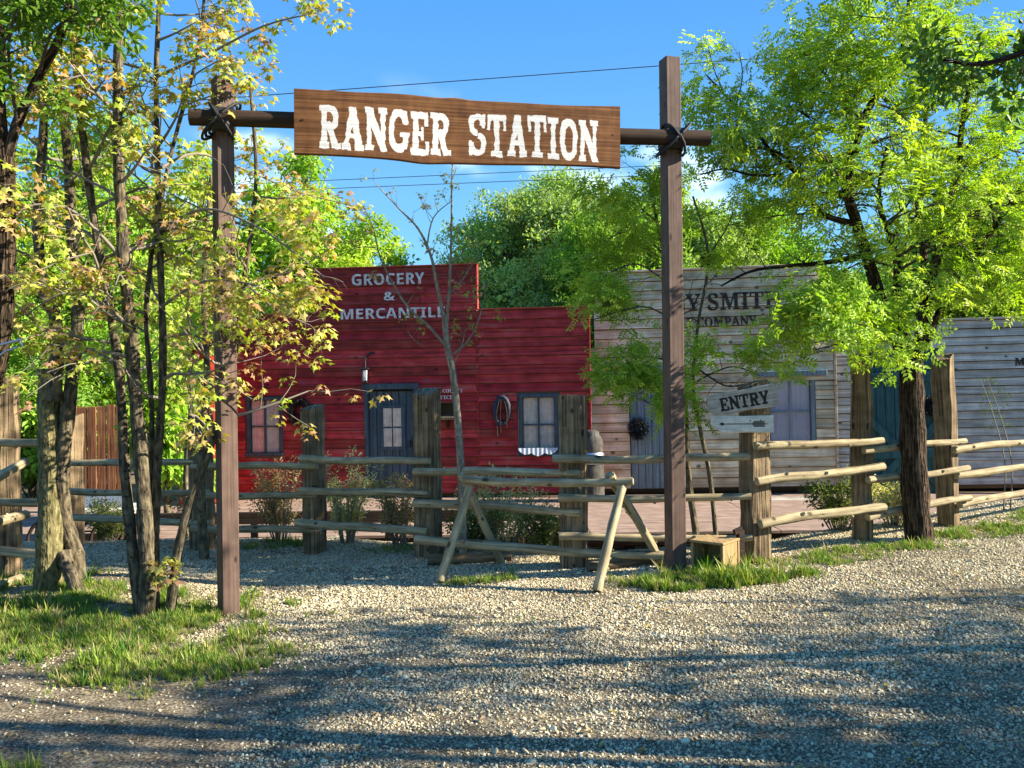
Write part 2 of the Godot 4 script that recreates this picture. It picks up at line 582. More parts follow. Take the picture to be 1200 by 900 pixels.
# a plank with a free outline: top and bottom edges given as arrays over the length, uv 0..1 over the face
func sign_plank(length: float, tops: Array, bots: Array, thick: float, ends := [0.0, 0.0], hgt := 1.0, belly := 0.0) -> ArrayMesh:
	var m := MB.new()
	var n := tops.size()
	var lo := 1e9
	var hi := -1e9
	for i in n:
		lo = minf(lo, bots[i])
		hi = maxf(hi, tops[i])
	var bev := minf(0.006, thick * 0.3)
	for i in n - 1:
		var xa := length * i / (n - 1)
		var xb := length * (i + 1) / (n - 1)
		var za := thick * 0.5 + belly * sin(float(i) / (n - 1) * 9.0)
		var zb := thick * 0.5 + belly * sin(float(i + 1) / (n - 1) * 9.0)
		var f := [Vector3(xa, bots[i] + bev, za), Vector3(xb, bots[i + 1] + bev, zb), Vector3(xb, tops[i + 1] - bev, zb), Vector3(xa, tops[i] - bev, za)]
		var mid := Vector3((xa + xb) * 0.5, (tops[i] + bots[i]) * 0.5, 0)
		var s := m.v.size()
		m.face(f, mid)
		for k in range(s, m.v.size()):
			m.uv[k] = Vector2(m.v[k].x / length, 1.0 - (m.v[k].y - lo) / (hi - lo))
		var fb := [Vector3(xa, bots[i] + bev, za - thick), Vector3(xb, bots[i + 1] + bev, zb - thick), Vector3(xb, tops[i + 1] - bev, zb - thick), Vector3(xa, tops[i] - bev, za - thick)]
		var s2 := m.v.size()
		m.face(fb, mid)
		for e in [[tops, 1.0], [bots, -1.0]]:
			var q: Array = e[0]
			var y1: float = q[i]
			var y2: float = q[i + 1]
			var b: float = bev * e[1]
			m.face([Vector3(xa, y1, za - bev), Vector3(xb, y2, zb - bev), Vector3(xb, y2, zb - thick + bev), Vector3(xa, y1, za - thick + bev)], mid)
			m.face([Vector3(xa, y1, za - bev), Vector3(xb, y2, zb - bev), Vector3(xb, y2 - b, zb), Vector3(xa, y1 - b, za)], mid)
			m.face([Vector3(xa, y1, za - thick + bev), Vector3(xb, y2, zb - thick + bev), Vector3(xb, y2 - b, zb - thick), Vector3(xa, y1 - b, za - thick)], mid)
		for k in range(s2, m.v.size()):
			m.uv[k] = Vector2(m.v[k].x / length, 0.03 + 0.02 * m.v[k].z / thick)
	for i in [0, n - 1]:
		var x: float = length * i / (n - 1)
		var z0 := thick * 0.5 + belly * sin(float(i) / (n - 1) * 9.0)
		var s := m.v.size()
		m.face([Vector3(x, bots[i] + bev, z0), Vector3(x, tops[i] - bev, z0), Vector3(x, tops[i], z0 - bev), Vector3(x, tops[i], z0 - thick + bev), Vector3(x, tops[i] - bev, z0 - thick), Vector3(x, bots[i] + bev, z0 - thick), Vector3(x, bots[i], z0 - thick + bev), Vector3(x, bots[i], z0 - bev)], Vector3(length * 0.5, (tops[i] + bots[i]) * 0.5, 0))
		for k in range(s, m.v.size()):
			m.uv[k] = Vector2(0.01, 1.0 - (m.v[k].y - lo) / (hi - lo))
	return m.mesh()

func text_mesh(s: String, height: float, mat: Material, serif := true, depth := 0.012) -> TextMesh:
	var t := TextMesh.new()
	var f := SystemFont.new()
	f.font_names = PackedStringArray(["Droid Serif" if serif else "Droid Sans"])
	f.font_weight = 700
	t.font = f
	t.text = s
	t.font_size = 64
	t.pixel_size = height / 64.0 / 0.72
	t.depth = depth
	t.curve_step = 2.0
	t.horizontal_alignment = HORIZONTAL_ALIGNMENT_LEFT
	t.vertical_alignment = VERTICAL_ALIGNMENT_BOTTOM
	t.material = mat
	return t

# ------------------------------------------------------------------ leaves
func leaf_shape(m: MB, at: Vector3, dir: Vector3, nrm: Vector3, l: float, w: float, fold := 0.25) -> void:
	var s := dir.cross(nrm).normalized()
	var up := s.cross(dir).normalized()
	var tip := at + dir * l - up * l * 0.12
	var a := at + dir * l * 0.42 + s * w * 0.5 + up * w * fold
	var b := at + dir * l * 0.42 - s * w * 0.5 + up * w * fold
	m.tri(at, a, tip, up)
	m.tri(at, tip, b, up)

func maple_leaf(m: MB, at: Vector3, dir: Vector3, nrm: Vector3, l: float) -> void:
	var s := dir.cross(nrm).normalized()
	var up := s.cross(dir).normalized()
	var q := at + dir * l * 0.35
	var rim := []
	for e in [[-2.45, .42], [-1.75, .30], [-1.15, .62], [-0.62, .34], [0.0, .72], [0.62, .34], [1.15, .62], [1.75, .30], [2.45, .42]]:
		rim.append(q + (dir * cos(e[0]) + s * sin(e[0])) * l * e[1] - up * l * 0.22 * e[1] * (0.4 + absf(sin(e[0]))))
	for k in rim.size() - 1:
		m.tri(q, rim[k], rim[k + 1], up)

func sprig_pinnate(sd: int) -> ArrayMesh:   # a short shoot with compound leaves
	var r := RandomNumberGenerator.new()
	r.seed = sd
	var m := MB.new()
	for b in 5:
		var a := TAU * b / 5.0 + r.randf() * 0.8
		var dir := Vector3(cos(a), r.randf_range(-0.1, 0.7), sin(a)).normalized()
		var base := Vector3(0, 0.05 * b, 0)
		var len := r.randf_range(0.16, 0.24)
		var sd2 := dir.cross(Vector3.UP).normalized()
		var nn := sd2.cross(dir).normalized()
		for k in 5:
			var p := base + dir * len * (0.3 + 0.7 * k / 4.0) - Vector3.UP * 0.03 * k * k / 16.0
			for s in [-1.0, 1.0]:
				leaf_shape(m, p, (sd2 * s + dir * 0.5 + Vector3(0, r.randf_range(-0.5, 0.2), 0)).normalized(), nn, r.randf_range(0.045, 0.07), 0.028)
		leaf_shape(m, base + dir * len, dir, nn, 0.06, 0.03)
	return m.mesh()

func sprig_broad(sd: int, n := 14, size := 0.5, ll := 0.13) -> ArrayMesh:
	var r := RandomNumberGenerator.new()
	r.seed = sd
	var m := MB.new()
	for k in n:
		var dir := Vector3(r.randf_range(-1, 1), r.randf_range(-0.7, 1), r.randf_range(-1, 1)).normalized()
		var p := dir * size * r.randf_range(0.1, 0.5)
		var d2 := (dir + Vector3(r.randf_range(-1, 1), r.randf_range(-1.0, 0.2), r.randf_range(-1, 1)) * 0.7).normalized()
		var nn := (Vector3.UP + Vector3(r.randf_range(-1, 1), 0, r.randf_range(-1, 1)) * 0.8).normalized()
		leaf_shape(m, p, d2, nn, ll * r.randf_range(0.7, 1.3), ll * r.randf_range(0.4, 0.6))
	return m.mesh()

func sprig_maple(sd: int) -> ArrayMesh:   # young drooping leaves hanging from one bud
	var r := RandomNumberGenerator.new()
	r.seed = sd
	var m := MB.new()
	for k in 6:
		var a := TAU * k / 6.0 + r.randf_range(-0.5, 0.5)
		var out := Vector3(cos(a), 0, sin(a))
		var st := out * r.randf_range(0.02, 0.07) + Vector3.UP * r.randf_range(-0.03, 0.04)
		var dir := (out * r.randf_range(0.35, 0.9) + Vector3.DOWN * r.randf_range(0.4, 1.1)).normalized()
		maple_leaf(m, st, dir, (out + Vector3.UP * 0.7).normalized(), r.randf_range(0.055, 0.1))
	return m.mesh()

func turned(at: Vector3, up: Vector3, s: float) -> Transform3D:
	var y := up.normalized()
	var x := y.cross(rv()).normalized()
	var z := x.cross(y)
	return Transform3D(Basis(x * s, y * s, z * s), at)

# grow a branch with children; leaves collect [position, direction]
func grow(m: MB, p: Vector3, dir: Vector3, length: float, r0: float, level: int, leaves: Array, bend := 0.35, lift := 0.08, kids := 4, sides := 5) -> void:
	var path := [p]
	var d := dir.normalized()
	var seg := 4 if level > 0 else 3
	for i in seg:
		d = (d + rv(bend) + Vector3.UP * lift).normalized()
		p += d * length / seg
		path.append(p)
	m.tube(path, ramp(seg + 1, r0, r0 * 0.35), sides if level > 0 else 3, false)
	if level <= 0:
		for i in range(1, path.size()):
			leaves.append([path[i], (path[i] - path[i - 1]).normalized()])
		return
	for k in kids:
		var t := rng.randf_range(0.25, 1.0)
		var fi := t * seg
		var i0 := mini(int(fi), seg - 1)
		var q: Vector3 = path[i0].lerp(path[i0 + 1], fi - i0)
		var tn: Vector3 = (path[i0 + 1] - path[i0]).normalized()
		var side := tn.cross(rv()).normalized()
		grow(m, q, tn * 0.55 + side * rng.randf_range(0.6, 1.0), length * rng.randf_range(0.45, 0.7), r0 * lerpf(0.6, 0.4, t), level - 1, leaves, bend, lift, kids, maxi(sides - 1, 3))
	leaves.append([path[-1], d])

func spawn(m: MB, path: Array, radii: Array, n: int, length: float, from: float, level: int, leaves: Array, up := 0.3, bend := 0.35, lift := 0.06, kids := 4) -> void:
	for k in n:
		var t := from + (1.0 - from) * (k + rng.randf()) / n
		var fi := t * (path.size() - 1)
		var i0 := mini(int(fi), path.size() - 2)
		var q: Vector3 = path[i0].lerp(path[i0 + 1], fi - i0)
		var tn: Vector3 = (path[i0 + 1] - path[i0]).normalized()
		var a := rng.randf() * TAU
		var side := (Vector3(cos(a), rng.randf_range(-0.2, 0.5), sin(a)) + Vector3.UP * up)
		side = (side - tn * side.dot(tn) * 0.7).normalized()
		grow(m, q, side + tn * 0.35, length * rng.randf_range(0.6, 1.15) * lerpf(1.0, 0.65, t), minf(radii[i0] * 0.45, 0.014), level, leaves, bend, lift, kids)

func leaf_inst(leaves: Array, size: float, palette: Array, droop := 0.0, share := 1.0, per := 1, spread := 0.06) -> Inst:
	var o := Inst.new()
	for l in leaves:
		for k in per:
			if rng.randf() > share:
				continue
			var c: Color = palette[rng.randi() % palette.size()]
			var s := rng.randf_range(0.65, 1.2)
			var up: Vector3 = l[1] if droop == 0.0 else (l[1] * (1.0 - droop) + Vector3.UP * droop)
			s *= 1.3
			o.add(turned(l[0] + rv(spread), up + rv(0.35), size * rng.randf_range(0.65, 1.25)), Color(c.r * s, c.g * s, c.b * s * rng.randf_range(0.8, 1.2)))
	return o

# open windows in a crown where the wall or the sky is seen through it
func thin_out(leaves: Array, base: Vector3, holes: Array, keep: float) -> Array:
	var out := []
	for l in leaves:
		var p: Vector3 = l[0] + base - Vector3(0, EYE, 0)
		var q := Vector2(600.0 + FOCAL * p.x / -p.z, 450.0 - FOCAL * p.y / -p.z)
		var drop := false
		for h in holes:
			if q.x > h[0] and q.y > h[1] and q.x < h[2] and q.y < h[3]:
				drop = true
		if not drop or rng.randf() < keep:
			out.append(l)
	return out

# a tree behind: trunk, limbs and clumps of sprigs in an uneven crown
func crown_tree(called: String, label: String, base: Vector3, height: float, radius: float, low: float, clumps: int, per: int, sprig: Mesh, size: float, palette: Array, group := "", bark_mat: Material = null, mat: Material = null, fine := 1.0) -> void:
	var t := thing(called, label, "tree", base, group)
	var m := MB.new()
	var r0 := clampf(height * 0.022, 0.06, 0.3) * (0.55 if fine < 1.0 else 1.0)
	var top := Vector3(rng.randf_range(-0.4, 0.4), height * 0.8, rng.randf_range(-0.4, 0.4))
	var trunk := curve([Vector3(0, -0.15, 0), Vector3(rng.randf_range(-0.1, 0.1), height * 0.25, 0), Vector3(top.x * 0.5, height * 0.5, top.z * 0.5), top], 4)
	m.tube(trunk, ramp(trunk.size(), r0, r0 * 0.2), 8, true, 0.05, rng)
	var inst := Inst.new()
	var limbs := MB.new()
	var mid := Vector3(0, lerpf(low, height, 0.5), 0)
	var rad := Vector3(radius, (height - low) * 0.5, radius)
	for k in clumps:
		var d := Vector3(rng.randfn(), rng.randfn(), rng.randfn()).normalized()
		var f := pow(rng.randf(), 0.45)
		var taper := 1.0 - 0.35 * maxf(0.0, d.y * f)
		var c := mid + Vector3(d.x * rad.x * taper, d.y * rad.y, d.z * rad.z * taper) * f
		var cr := radius * rng.randf_range(0.16, 0.30) * fine
		var th := clampf((c.y - height * 0.12) / (height * 0.8), 0.12, 0.9)
		var q: Vector3 = trunk[int(th * (trunk.size() - 1))]
		limbs.tube([q, q.lerp(c, 0.5) + Vector3.UP * cr * 0.3 + rv(0.15), c], [r0 * 0.3, r0 * 0.18, 0.01], 5, false)
		var shade := rng.randf_range(1.5, 2.3)
		var pc: Color = palette[rng.randi() % palette.size()]
		for j in per:
			var e := rv()
			if e.length() > 1.0:
				e = e.normalized() * rng.randf()
			var p := c + Vector3(e.x, e.y * 0.6, e.z) * cr * 1.25
			var s := shade * rng.randf_range(0.75, 1.25)
			inst.add(turned(p, e + Vector3.UP * 0.6 + rv(0.3), size * rng.randf_range(0.6, 1.2)), Color(pc.r * s, pc.g * s, pc.b * s))
	part("trunk", m.mesh(), bark_mat if bark_mat else mats.grey_bark, t)
	part("limbs", limbs.mesh(), mats.twig_dark, t)
	many("crown", inst, sprig, mat if mat else mats.leaf, t)

# ------------------------------------------------------------------ fence pieces
func timber(h: float, w: float, d: float, sd: int, slope := 0.02) -> ArrayMesh:
	var r := RandomNumberGenerator.new()
	r.seed = sd
	var m := MB.new()
	var rings := []
	var n := 9
	for i in n:
		var y := lerpf(-0.25, h, float(i) / (n - 1))
		var ring := []
		var k := 0
		for q in [[-1, -1, 1], [1, -1, 0], [1, -1, 1], [1, 1, 0], [1, 1, 1], [-1, 1, 0], [-1, 1, 1], [-1, -1, 0]]:
			var bx := 0.012 + 0.02 * absf(sin(k * 2.1 + sd))
			var px: float = q[0] * w * 0.5
			var pz: float = q[1] * d * 0.5
			# two vertices per corner
			if k % 2 == 0:
				pass
			k += 1
			ring.append(Vector3(px, y, pz))
		# chamfer: pull corner pairs apart
		var c := []
		var corners := [Vector2(-1, -1), Vector2(1, -1), Vector2(1, 1), Vector2(-1, 1)]
		for j in 4:
			var cn: Vector2 = corners[j]
			var ch := 0.018 + 0.022 * r.randf()
			var pv: Vector2 = corners[(j + 3) % 4]
			var nx: Vector2 = corners[(j + 1) % 4]
			var p := Vector2(cn.x * w * 0.5, cn.y * d * 0.5) + Vector2(r.randf_range(-1, 1), r.randf_range(-1, 1)) * 0.007
			var e1 := (Vector2(pv.x * w, pv.y * d) - Vector2(cn.x * w, cn.y * d)).normalized() * ch
			var e2 := (Vector2(nx.x * w, nx.y * d) - Vector2(cn.x * w, cn.y * d)).normalized() * ch
			for e in [e1, e2]:
				var yy := y
				if i == n - 1:
					yy += cn.x * slope + r.randf_range(-0.012, 0.012)
				c.append(Vector3(p.x + e.x, yy, p.y + e.y))
		rings.append(c)
	for i in n - 1:
		var y0: float = (rings[i][0].y + rings[i + 1][0].y) * 0.5
		for j in 8:
			var k := (j + 1) % 8
			m.face([rings[i][j], rings[i][k], rings[i + 1][k]], Vector3(0, y0, 0))
			m.face([rings[i][j], rings[i + 1][k], rings[i + 1][j]], Vector3(0, y0, 0))
	var cap := Vector3.ZERO
	for p in rings[n - 1]:
		cap += p
	cap = cap / 8.0 + Vector3.UP * 0.006
	for j in 8:
		m.face([rings[n - 1][j], rings[n - 1][(j + 1) % 8], cap], Vector3(0, 0, 0))
	return m.mesh()

func log_path(a: Vector3, b: Vector3, wav: float) -> Array:
	var o := []
	var n := 11
	var s := rv()
	for i in n:
		var t := float(i) / (n - 1)
		o.append(a.lerp(b, t) + Vector3(0, sin(t * 5.0 + s.x * 3.0) * wav + sin(t * 11.0 + s.z * 3.0) * wav * 0.4, cos(t * 4.0 + s.y * 3.0) * wav))
	return o

func add_log(called: String, parent: Node3D, a: Vector3, b: Vector3, r: float, mat: Material, wav := 0.012, taper := 0.85) -> MeshInstance3D:
	var m := MB.new()
	var base: Vector3 = parent.position if parent != self else Vector3.ZERO
	var p := log_path(a - base, b - base, wav)
	var e0: Vector3 = (p[1] - p[0]).normalized()
	var e1: Vector3 = (p[-1] - p[-2]).normalized()
	p.push_front(p[0] - e0 * r * 0.18)
	p.append(p[-1] + e1 * r * 0.18)
	r *= 0.9
	var rad := ramp(p.size(), r, r * taper)
	rad[0] *= 0.86
	rad[-1] *= 0.86
	m.tube(p, rad, 12, true, 0.07, rng)
	for k in 3:
		var at: Vector3 = p[rng.randi_range(2, p.size() - 3)]
		var sd := e0.cross(rv()).normalized()
		m.tube([at + sd * r * 0.6, at + sd * r * 1.12 + e0 * r * 0.2, at + sd * r * 1.3 + e0 * r * 0.4], [r * 0.5, r * 0.34, r * 0.2], 6, true, 0.1, rng)
	return part(called, m.mesh(), mat, parent)

func add_post(parent: Node3D, px: float, base_py: float, top_py: float, d: float, w: float, dp: float, turn: float, mat: Material, sd: int, slope := 0.02, lean := 0.0) -> Vector3:
	var b := P(px, base_py, d)
	b.y = ground_y(b.x, b.z)
	var top := P(px, top_py, d)
	var t := Transform3D(Basis.from_euler(Vector3(0, turn, lean)), b - parent.position)
	part("post", timber(top.y - b.y, w, dp, sd, slope), mat, parent, t)
	return b

# ------------------------------------------------------------------ building pieces
func clap(length: float, h: float, t: float, cache: Dictionary) -> ArrayMesh:
	var key := "%.2f/%.3f" % [length, h]
	if not cache.has(key):
		var m := MB.new()
		# lapped board: thick lower edge, thin upper edge; long along x
		var prof := [Vector2(0, 0.0), Vector2(t, 0.0), Vector2(t, 0.004), Vector2(t * 0.3, h), Vector2(0, h)]
		var mid := Vector3(0, h * 0.4, t * 0.3)
		var L := length * 0.5
		for k in prof.size():
			var a: Vector2 = prof[k]
			var b: Vector2 = prof[(k + 1) % prof.size()]
			m.face([Vector3(-L, a.y, a.x), Vector3(L, a.y, a.x), Vector3(L, b.y, b.x), Vector3(-L, b.y, b.x)], mid)
		for s in [-L, L]:
			var pts := []
			for q in prof:
				pts.append(Vector3(s, q.y, q.x))
			m.face(pts, mid)
		cache[key] = m.mesh()
	return cache[key]

# siding over [x0,x1] x [y0,y1] leaving holes (Rect2); joints staggered at random
func siding(parent: Node3D, x0: float, x1: float, y0: float, y1: float, z: float, pitch: float, holes: Array, variants: Array, cache: Dictionary, seam := -99.0) -> void:
	var rows := int(round((y1 - y0) / pitch))
	for i in rows:
		var y := y0 + i * pitch
		var cuts := [[x0, x1]]
		for hl in holes:
			var hr: Rect2 = hl
			if y + pitch * 0.6 > hr.position.y and y + pitch * 0.4 < hr.end.y:
				var nc := []
				for c in cuts:
					if hr.position.x > c[0] and hr.end.x < c[1]:
						nc.append([c[0], hr.position.x])
						nc.append([hr.end.x, c[1]])
					elif hr.end.x > c[0] and hr.position.x <= c[0]:
						nc.append([hr.end.x, c[1]])
					elif hr.position.x < c[1] and hr.end.x >= c[1]:
						nc.append([c[0], hr.position.x])
					else:
						nc.append(c)
				cuts = nc
		var pieces := []
		for c in cuts:
			var a: float = c[0]
			var b: float = c[1]
			if seam > a + 0.2 and seam < b - 0.2:
				pieces.append([a, seam])
				pieces.append([seam, b])
			elif b - a > 2.6:
				var s := a + (b - a) * rng.randf_range(0.3, 0.7)
				pieces.append([a, s])
				pieces.append([s, b])
			elif b - a > 0.04:
				pieces.append([a, b])
		for p in pieces:
			var L: float = snappedf(p[1] - p[0] - 0.006, 0.01)
			var t := Transform3D(Basis.from_euler(Vector3(0, 0, rng.randf_range(-0.0015, 0.0015))), Vector3((p[0] + p[1]) * 0.5, y + rng.randf_range(-0.003, 0.003), z + rng.randf_range(0.0, 0.005)))
			part("clapboard", clap(L, pitch - 0.014, 0.04, cache), variants[rng.randi() % variants.size()], parent, t)

func bx(called: String, parent: Node, c: Vector3, size: Vector3, mat: Material, bev := 0.008, rot := Vector3.ZERO) -> MeshInstance3D:
	var m := MB.new()
	m.box(Transform3D.IDENTITY, size, bev)
	return part(called, m.mesh(), mat, parent, Transform3D(Basis.from_euler(rot), c))

func window_unit(parent: Node3D, c: Vector3, w: float, h: float, frame_mat: Material, curtain: Material, cols := 2, rws := 2) -> void:
	var o := Node3D.new()
	o.name = "window"
	parent.add_child(o, true)
	o.position = c
	var f := 0.075
	bx("frame", o, Vector3(-w * 0.5 + f * 0.5, 0, 0), Vector3(f, h, 0.09), frame_mat)
	bx("frame", o, Vector3(w * 0.5 - f * 0.5, 0, 0), Vector3(f, h, 0.09), frame_mat)
	bx("frame", o, Vector3(0, h * 0.5 + 0.03, 0.006), Vector3(w + 0.06, 0.07, 0.11), frame_mat)
	bx("sill", o, Vector3(0, -h * 0.5 - 0.025, 0.012), Vector3(w + 0.06, 0.06, 0.12), frame_mat)
	var iw := w - 2 * f
	for k in range(1, cols):
		bx("glazing_bar", o, Vector3(-iw * 0.5 + iw * k / cols, 0, 0), Vector3(0.035, h - 0.004, 0.04), frame_mat, 0.004)
	for k in range(1, rws):
		for j in cols:
			bx("glazing_bar", o, Vector3(-iw * 0.5 + iw * (j + 0.5) / cols, -h * 0.5 + h * k / rws, 0.003), Vector3(iw / cols - 0.037, 0.03, 0.036), frame_mat, 0.004)
	for j in cols:
		for k in rws:
			bx("pane", o, Vector3(-iw * 0.5 + iw * (j + 0.5) / cols, -h * 0.5 + h * (k + 0.5) / rws, -0.005), Vector3(iw / cols - 0.036, h / rws - 0.034, 0.005), mats.glass, 0.0)
	# gathered curtain behind the panes
	var m := MB.new()
	var n := 28
	for i in n:
		var xa := -iw * 0.5 + iw * i / n
		var xb := -iw * 0.5 + iw * (i + 1) / n
		var za := -0.05 + 0.014 * sin(i * 1.3) + 0.006 * sin(i * 3.1)
		var zb := -0.05 + 0.014 * sin((i + 1) * 1.3) + 0.006 * sin((i + 1) * 3.1)
		m.face([Vector3(xa, -h * 0.5, za), Vector3(xb, -h * 0.5, zb), Vector3(xb, h * 0.5, zb), Vector3(xa, h * 0.5, za)], Vector3(0, 0, -3))
	part("curtain", m.mesh(), curtain, o)

func plank_door(parent: Node3D, c: Vector3, w: float, h: float, mat: Material, planks: int) -> Node3D:
	var o := Node3D.new()
	o.name = "door"
	parent.add_child(o, true)
	o.position = c
	var pw := w / planks
	for k in planks:
		bx("plank", o, Vector3(-w * 0.5 + pw * (k + 0.5), h * 0.5, rng.randf_range(0, 0.006)), Vector3(pw - 0.008, h, 0.04), mat, 0.005)
	return o

func ring_wreath(parent: Node3D, c: Vector3, r: float, col: Color, label: String, called := "wreath", top := true) -> void:
	var o := thing(called, label, "wreath", c) if top else null
	var m := MB.new()
	var path := []
	for k in 17:
		var a := TAU * k / 16.0
		path.append(Vector3(cos(a) * r * 0.68, sin(a) * r * 0.8, 0))
	m.tube(path, ramp(17, r * 0.2, r * 0.2), 6, false, 0.1, rng)
	part("ring", m.mesh(), mats.twig_dark, o)
	var inst := Inst.new()
	for k in 150:
		var a := rng.randf() * TAU
		var s := rng.randf_range(0.6, 1.4)
		inst.add(turned(Vector3(cos(a) * r * 0.68, sin(a) * r * 0.8, rng.randf_range(0, 0.05)) + rv(r * 0.17), rv() + Vector3(0, 0, 0.8), 0.35 * rng.randf_range(0.6, 1.2)), Color(col.r * s, col.g * s, col.b * s))
	many("foliage", inst, mats.sprig_small, mats.leaf_dark, o)

# ==================================================================== scene
func _ready() -> void:
	rng.seed = 20240511
	noise.seed = 7
	noise.frequency = 0.35
	# camera
	var cam := Camera3D.new()
	cam.name = "camera"
	cam.fov = rad_to_deg(2.0 * atan(450.0 / FOCAL))
	cam.position = Vector3(0, EYE, 0)
	cam.rotation = Vector3(0, 0, ROLL)
	cam.far = 600.0
	cam.near = 0.05
	add_child(cam)
	cam.current = true
	# sky and sun
	var env := Environment.new()
	env.background_mode = Environment.BG_SKY
	var sm := ProceduralSkyMaterial.new()
	sm.sky_top_color = lin(0.0155, 0.088, 0.275)
	sm.sky_horizon_color = lin(0.135, 0.31, 0.38)
	sm.sky_curve = 0.17
	sm.ground_bottom_color = lin(0.2, 0.19, 0.16)
	sm.ground_horizon_color = lin(0.3, 0.4, 0.5)
	sm.sun_angle_max = 8.0
	sm.sun_curve = 0.05
	sm.sky_cover = cloud_cover()
	sm.sky_cover_modulate = Color(1, 1, 1)
	var sky := Sky.new()
	sky.sky_material = sm
	env.sky = sky
	env.tonemap_mode = Environment.TONE_MAPPER_LINEAR
	env.tonemap_exposure = 3.45
	env.sdfgi_enabled = true
	env.ssao_enabled = true
	env.ssil_enabled = true
	var we := WorldEnvironment.new()
	we.name = "world_environment"
	we.environment = env
	add_child(we)
	var sun := DirectionalLight3D.new()
	sun.name = "sun"
	sun.light_energy = 1.42
	sun.light_color = Color(1.0, 0.965, 0.895)
	sun.light_angular_distance = 0.5
	sun.shadow_enabled = true
	add_child(sun)
	var to_sun := Vector3(1.0, 0.52, 0.085).normalized()
	sun.look_at_from_position(to_sun * 20.0, Vector3.ZERO, Vector3.UP)

	make_materials()
	mats.sprig_small = sprig_broad(5, 12, 0.3, 0.10)
	mats.sprig_pin = sprig_pinnate(3)
	mats.sprig_map = sprig_maple(9)
	mats.sprig_big = sprig_broad(12, 18, 0.62, 0.17)
	mats.sprig_narrow = sprig_broad(14, 22, 0.6, 0.14)

	ground()
	rng.seed = 1000
	deck()
	rng.seed = 1017
	red_building()
	rng.seed = 1034
	cream_building()
	rng.seed = 1051
	grey_building()
	rng.seed = 1068
	left_background()
	rng.seed = 1085
	background_trees()
	rng.seed = 1102
	gate()
	rng.seed = 1119
	fences()
	rng.seed = 1136
	trestle()
	rng.seed = 1153
	entry_signs()
	rng.seed = 1170
	left_trees()
	rng.seed = 1187
	sapling()
	rng.seed = 1204
	young_tree()
	rng.seed = 1221
	locust()
	rng.seed = 1238
	shade_trees()
	rng.seed = 1255
	shrubs()
	rng.seed = 1272
	clutter()
	cables()
	ground_cover()

func cloud_cover() -> ImageTexture:
	var w := 1024
	var h := 512
	var f := FastNoiseLite.new()
	f.seed = 77
	f.frequency = 1.0
	f.fractal_octaves = 5
	var im := Image.create(w, h, false, Image.FORMAT_RGBA8)
	im.fill(Color(1, 1, 1, 0))
	for y in range(196, 252):
		var el := (0.5 - (y + 0.5) / h) * PI
		for x in w:
			var az := ((x + 0.5) / w) * TAU
			var d := Vector3(cos(az) * cos(el), sin(el) * 2.2, sin(az) * cos(el)) * 5.0
			var v := f.get_noise_3dv(d)
			var band := smoothstep(0.02, 0.14, el) * (1.0 - smoothstep(0.24, 0.36, el))
			var a := smoothstep(0.17, 0.46, v) * band
			if a > 0.01:
				im.set_pixel(x, y, Color(0.62, 0.60, 0.58, a * 0.8))
	return ImageTexture.create_from_image(im)

# ------------------------------------------------------------------ ground
func grass_amount(x: float, z: float) -> float:
	var a := 0.0
	var nz := noise.get_noise_2d(x * 7.0, z * 7.0) * 0.5
	for e in GRASS:
		if absf(x - e[0]) > e[2] * 1.8 or absf(z - e[1]) > e[3] * 1.8:
			continue
		var q := Vector2((x - e[0]) / e[2], (z - e[1]) / e[3]).length()
		a = maxf(a, e[4] * (1.0 - smoothstep(0.50, 1.18, q + nz)))
	return a

func dirt_amount(x: float, z: float) -> float:
	var q := Vector2((x + 2.6) / 1.75, (z + 4.0) / 1.3).length() + noise.get_noise_2d(x * 4.0 + 9.0, z * 4.0) * 0.3
	var a := 1.0 - smoothstep(0.65, 1.15, q)
	var q2 := Vector2((x + 4.2) / 1.6, (z + 6.7) / 0.8).length() + noise.get_noise_2d(x * 4.0 + 9.0, z * 4.0) * 0.3
	return maxf(a, 1.0 - smoothstep(0.7, 1.1, q2))

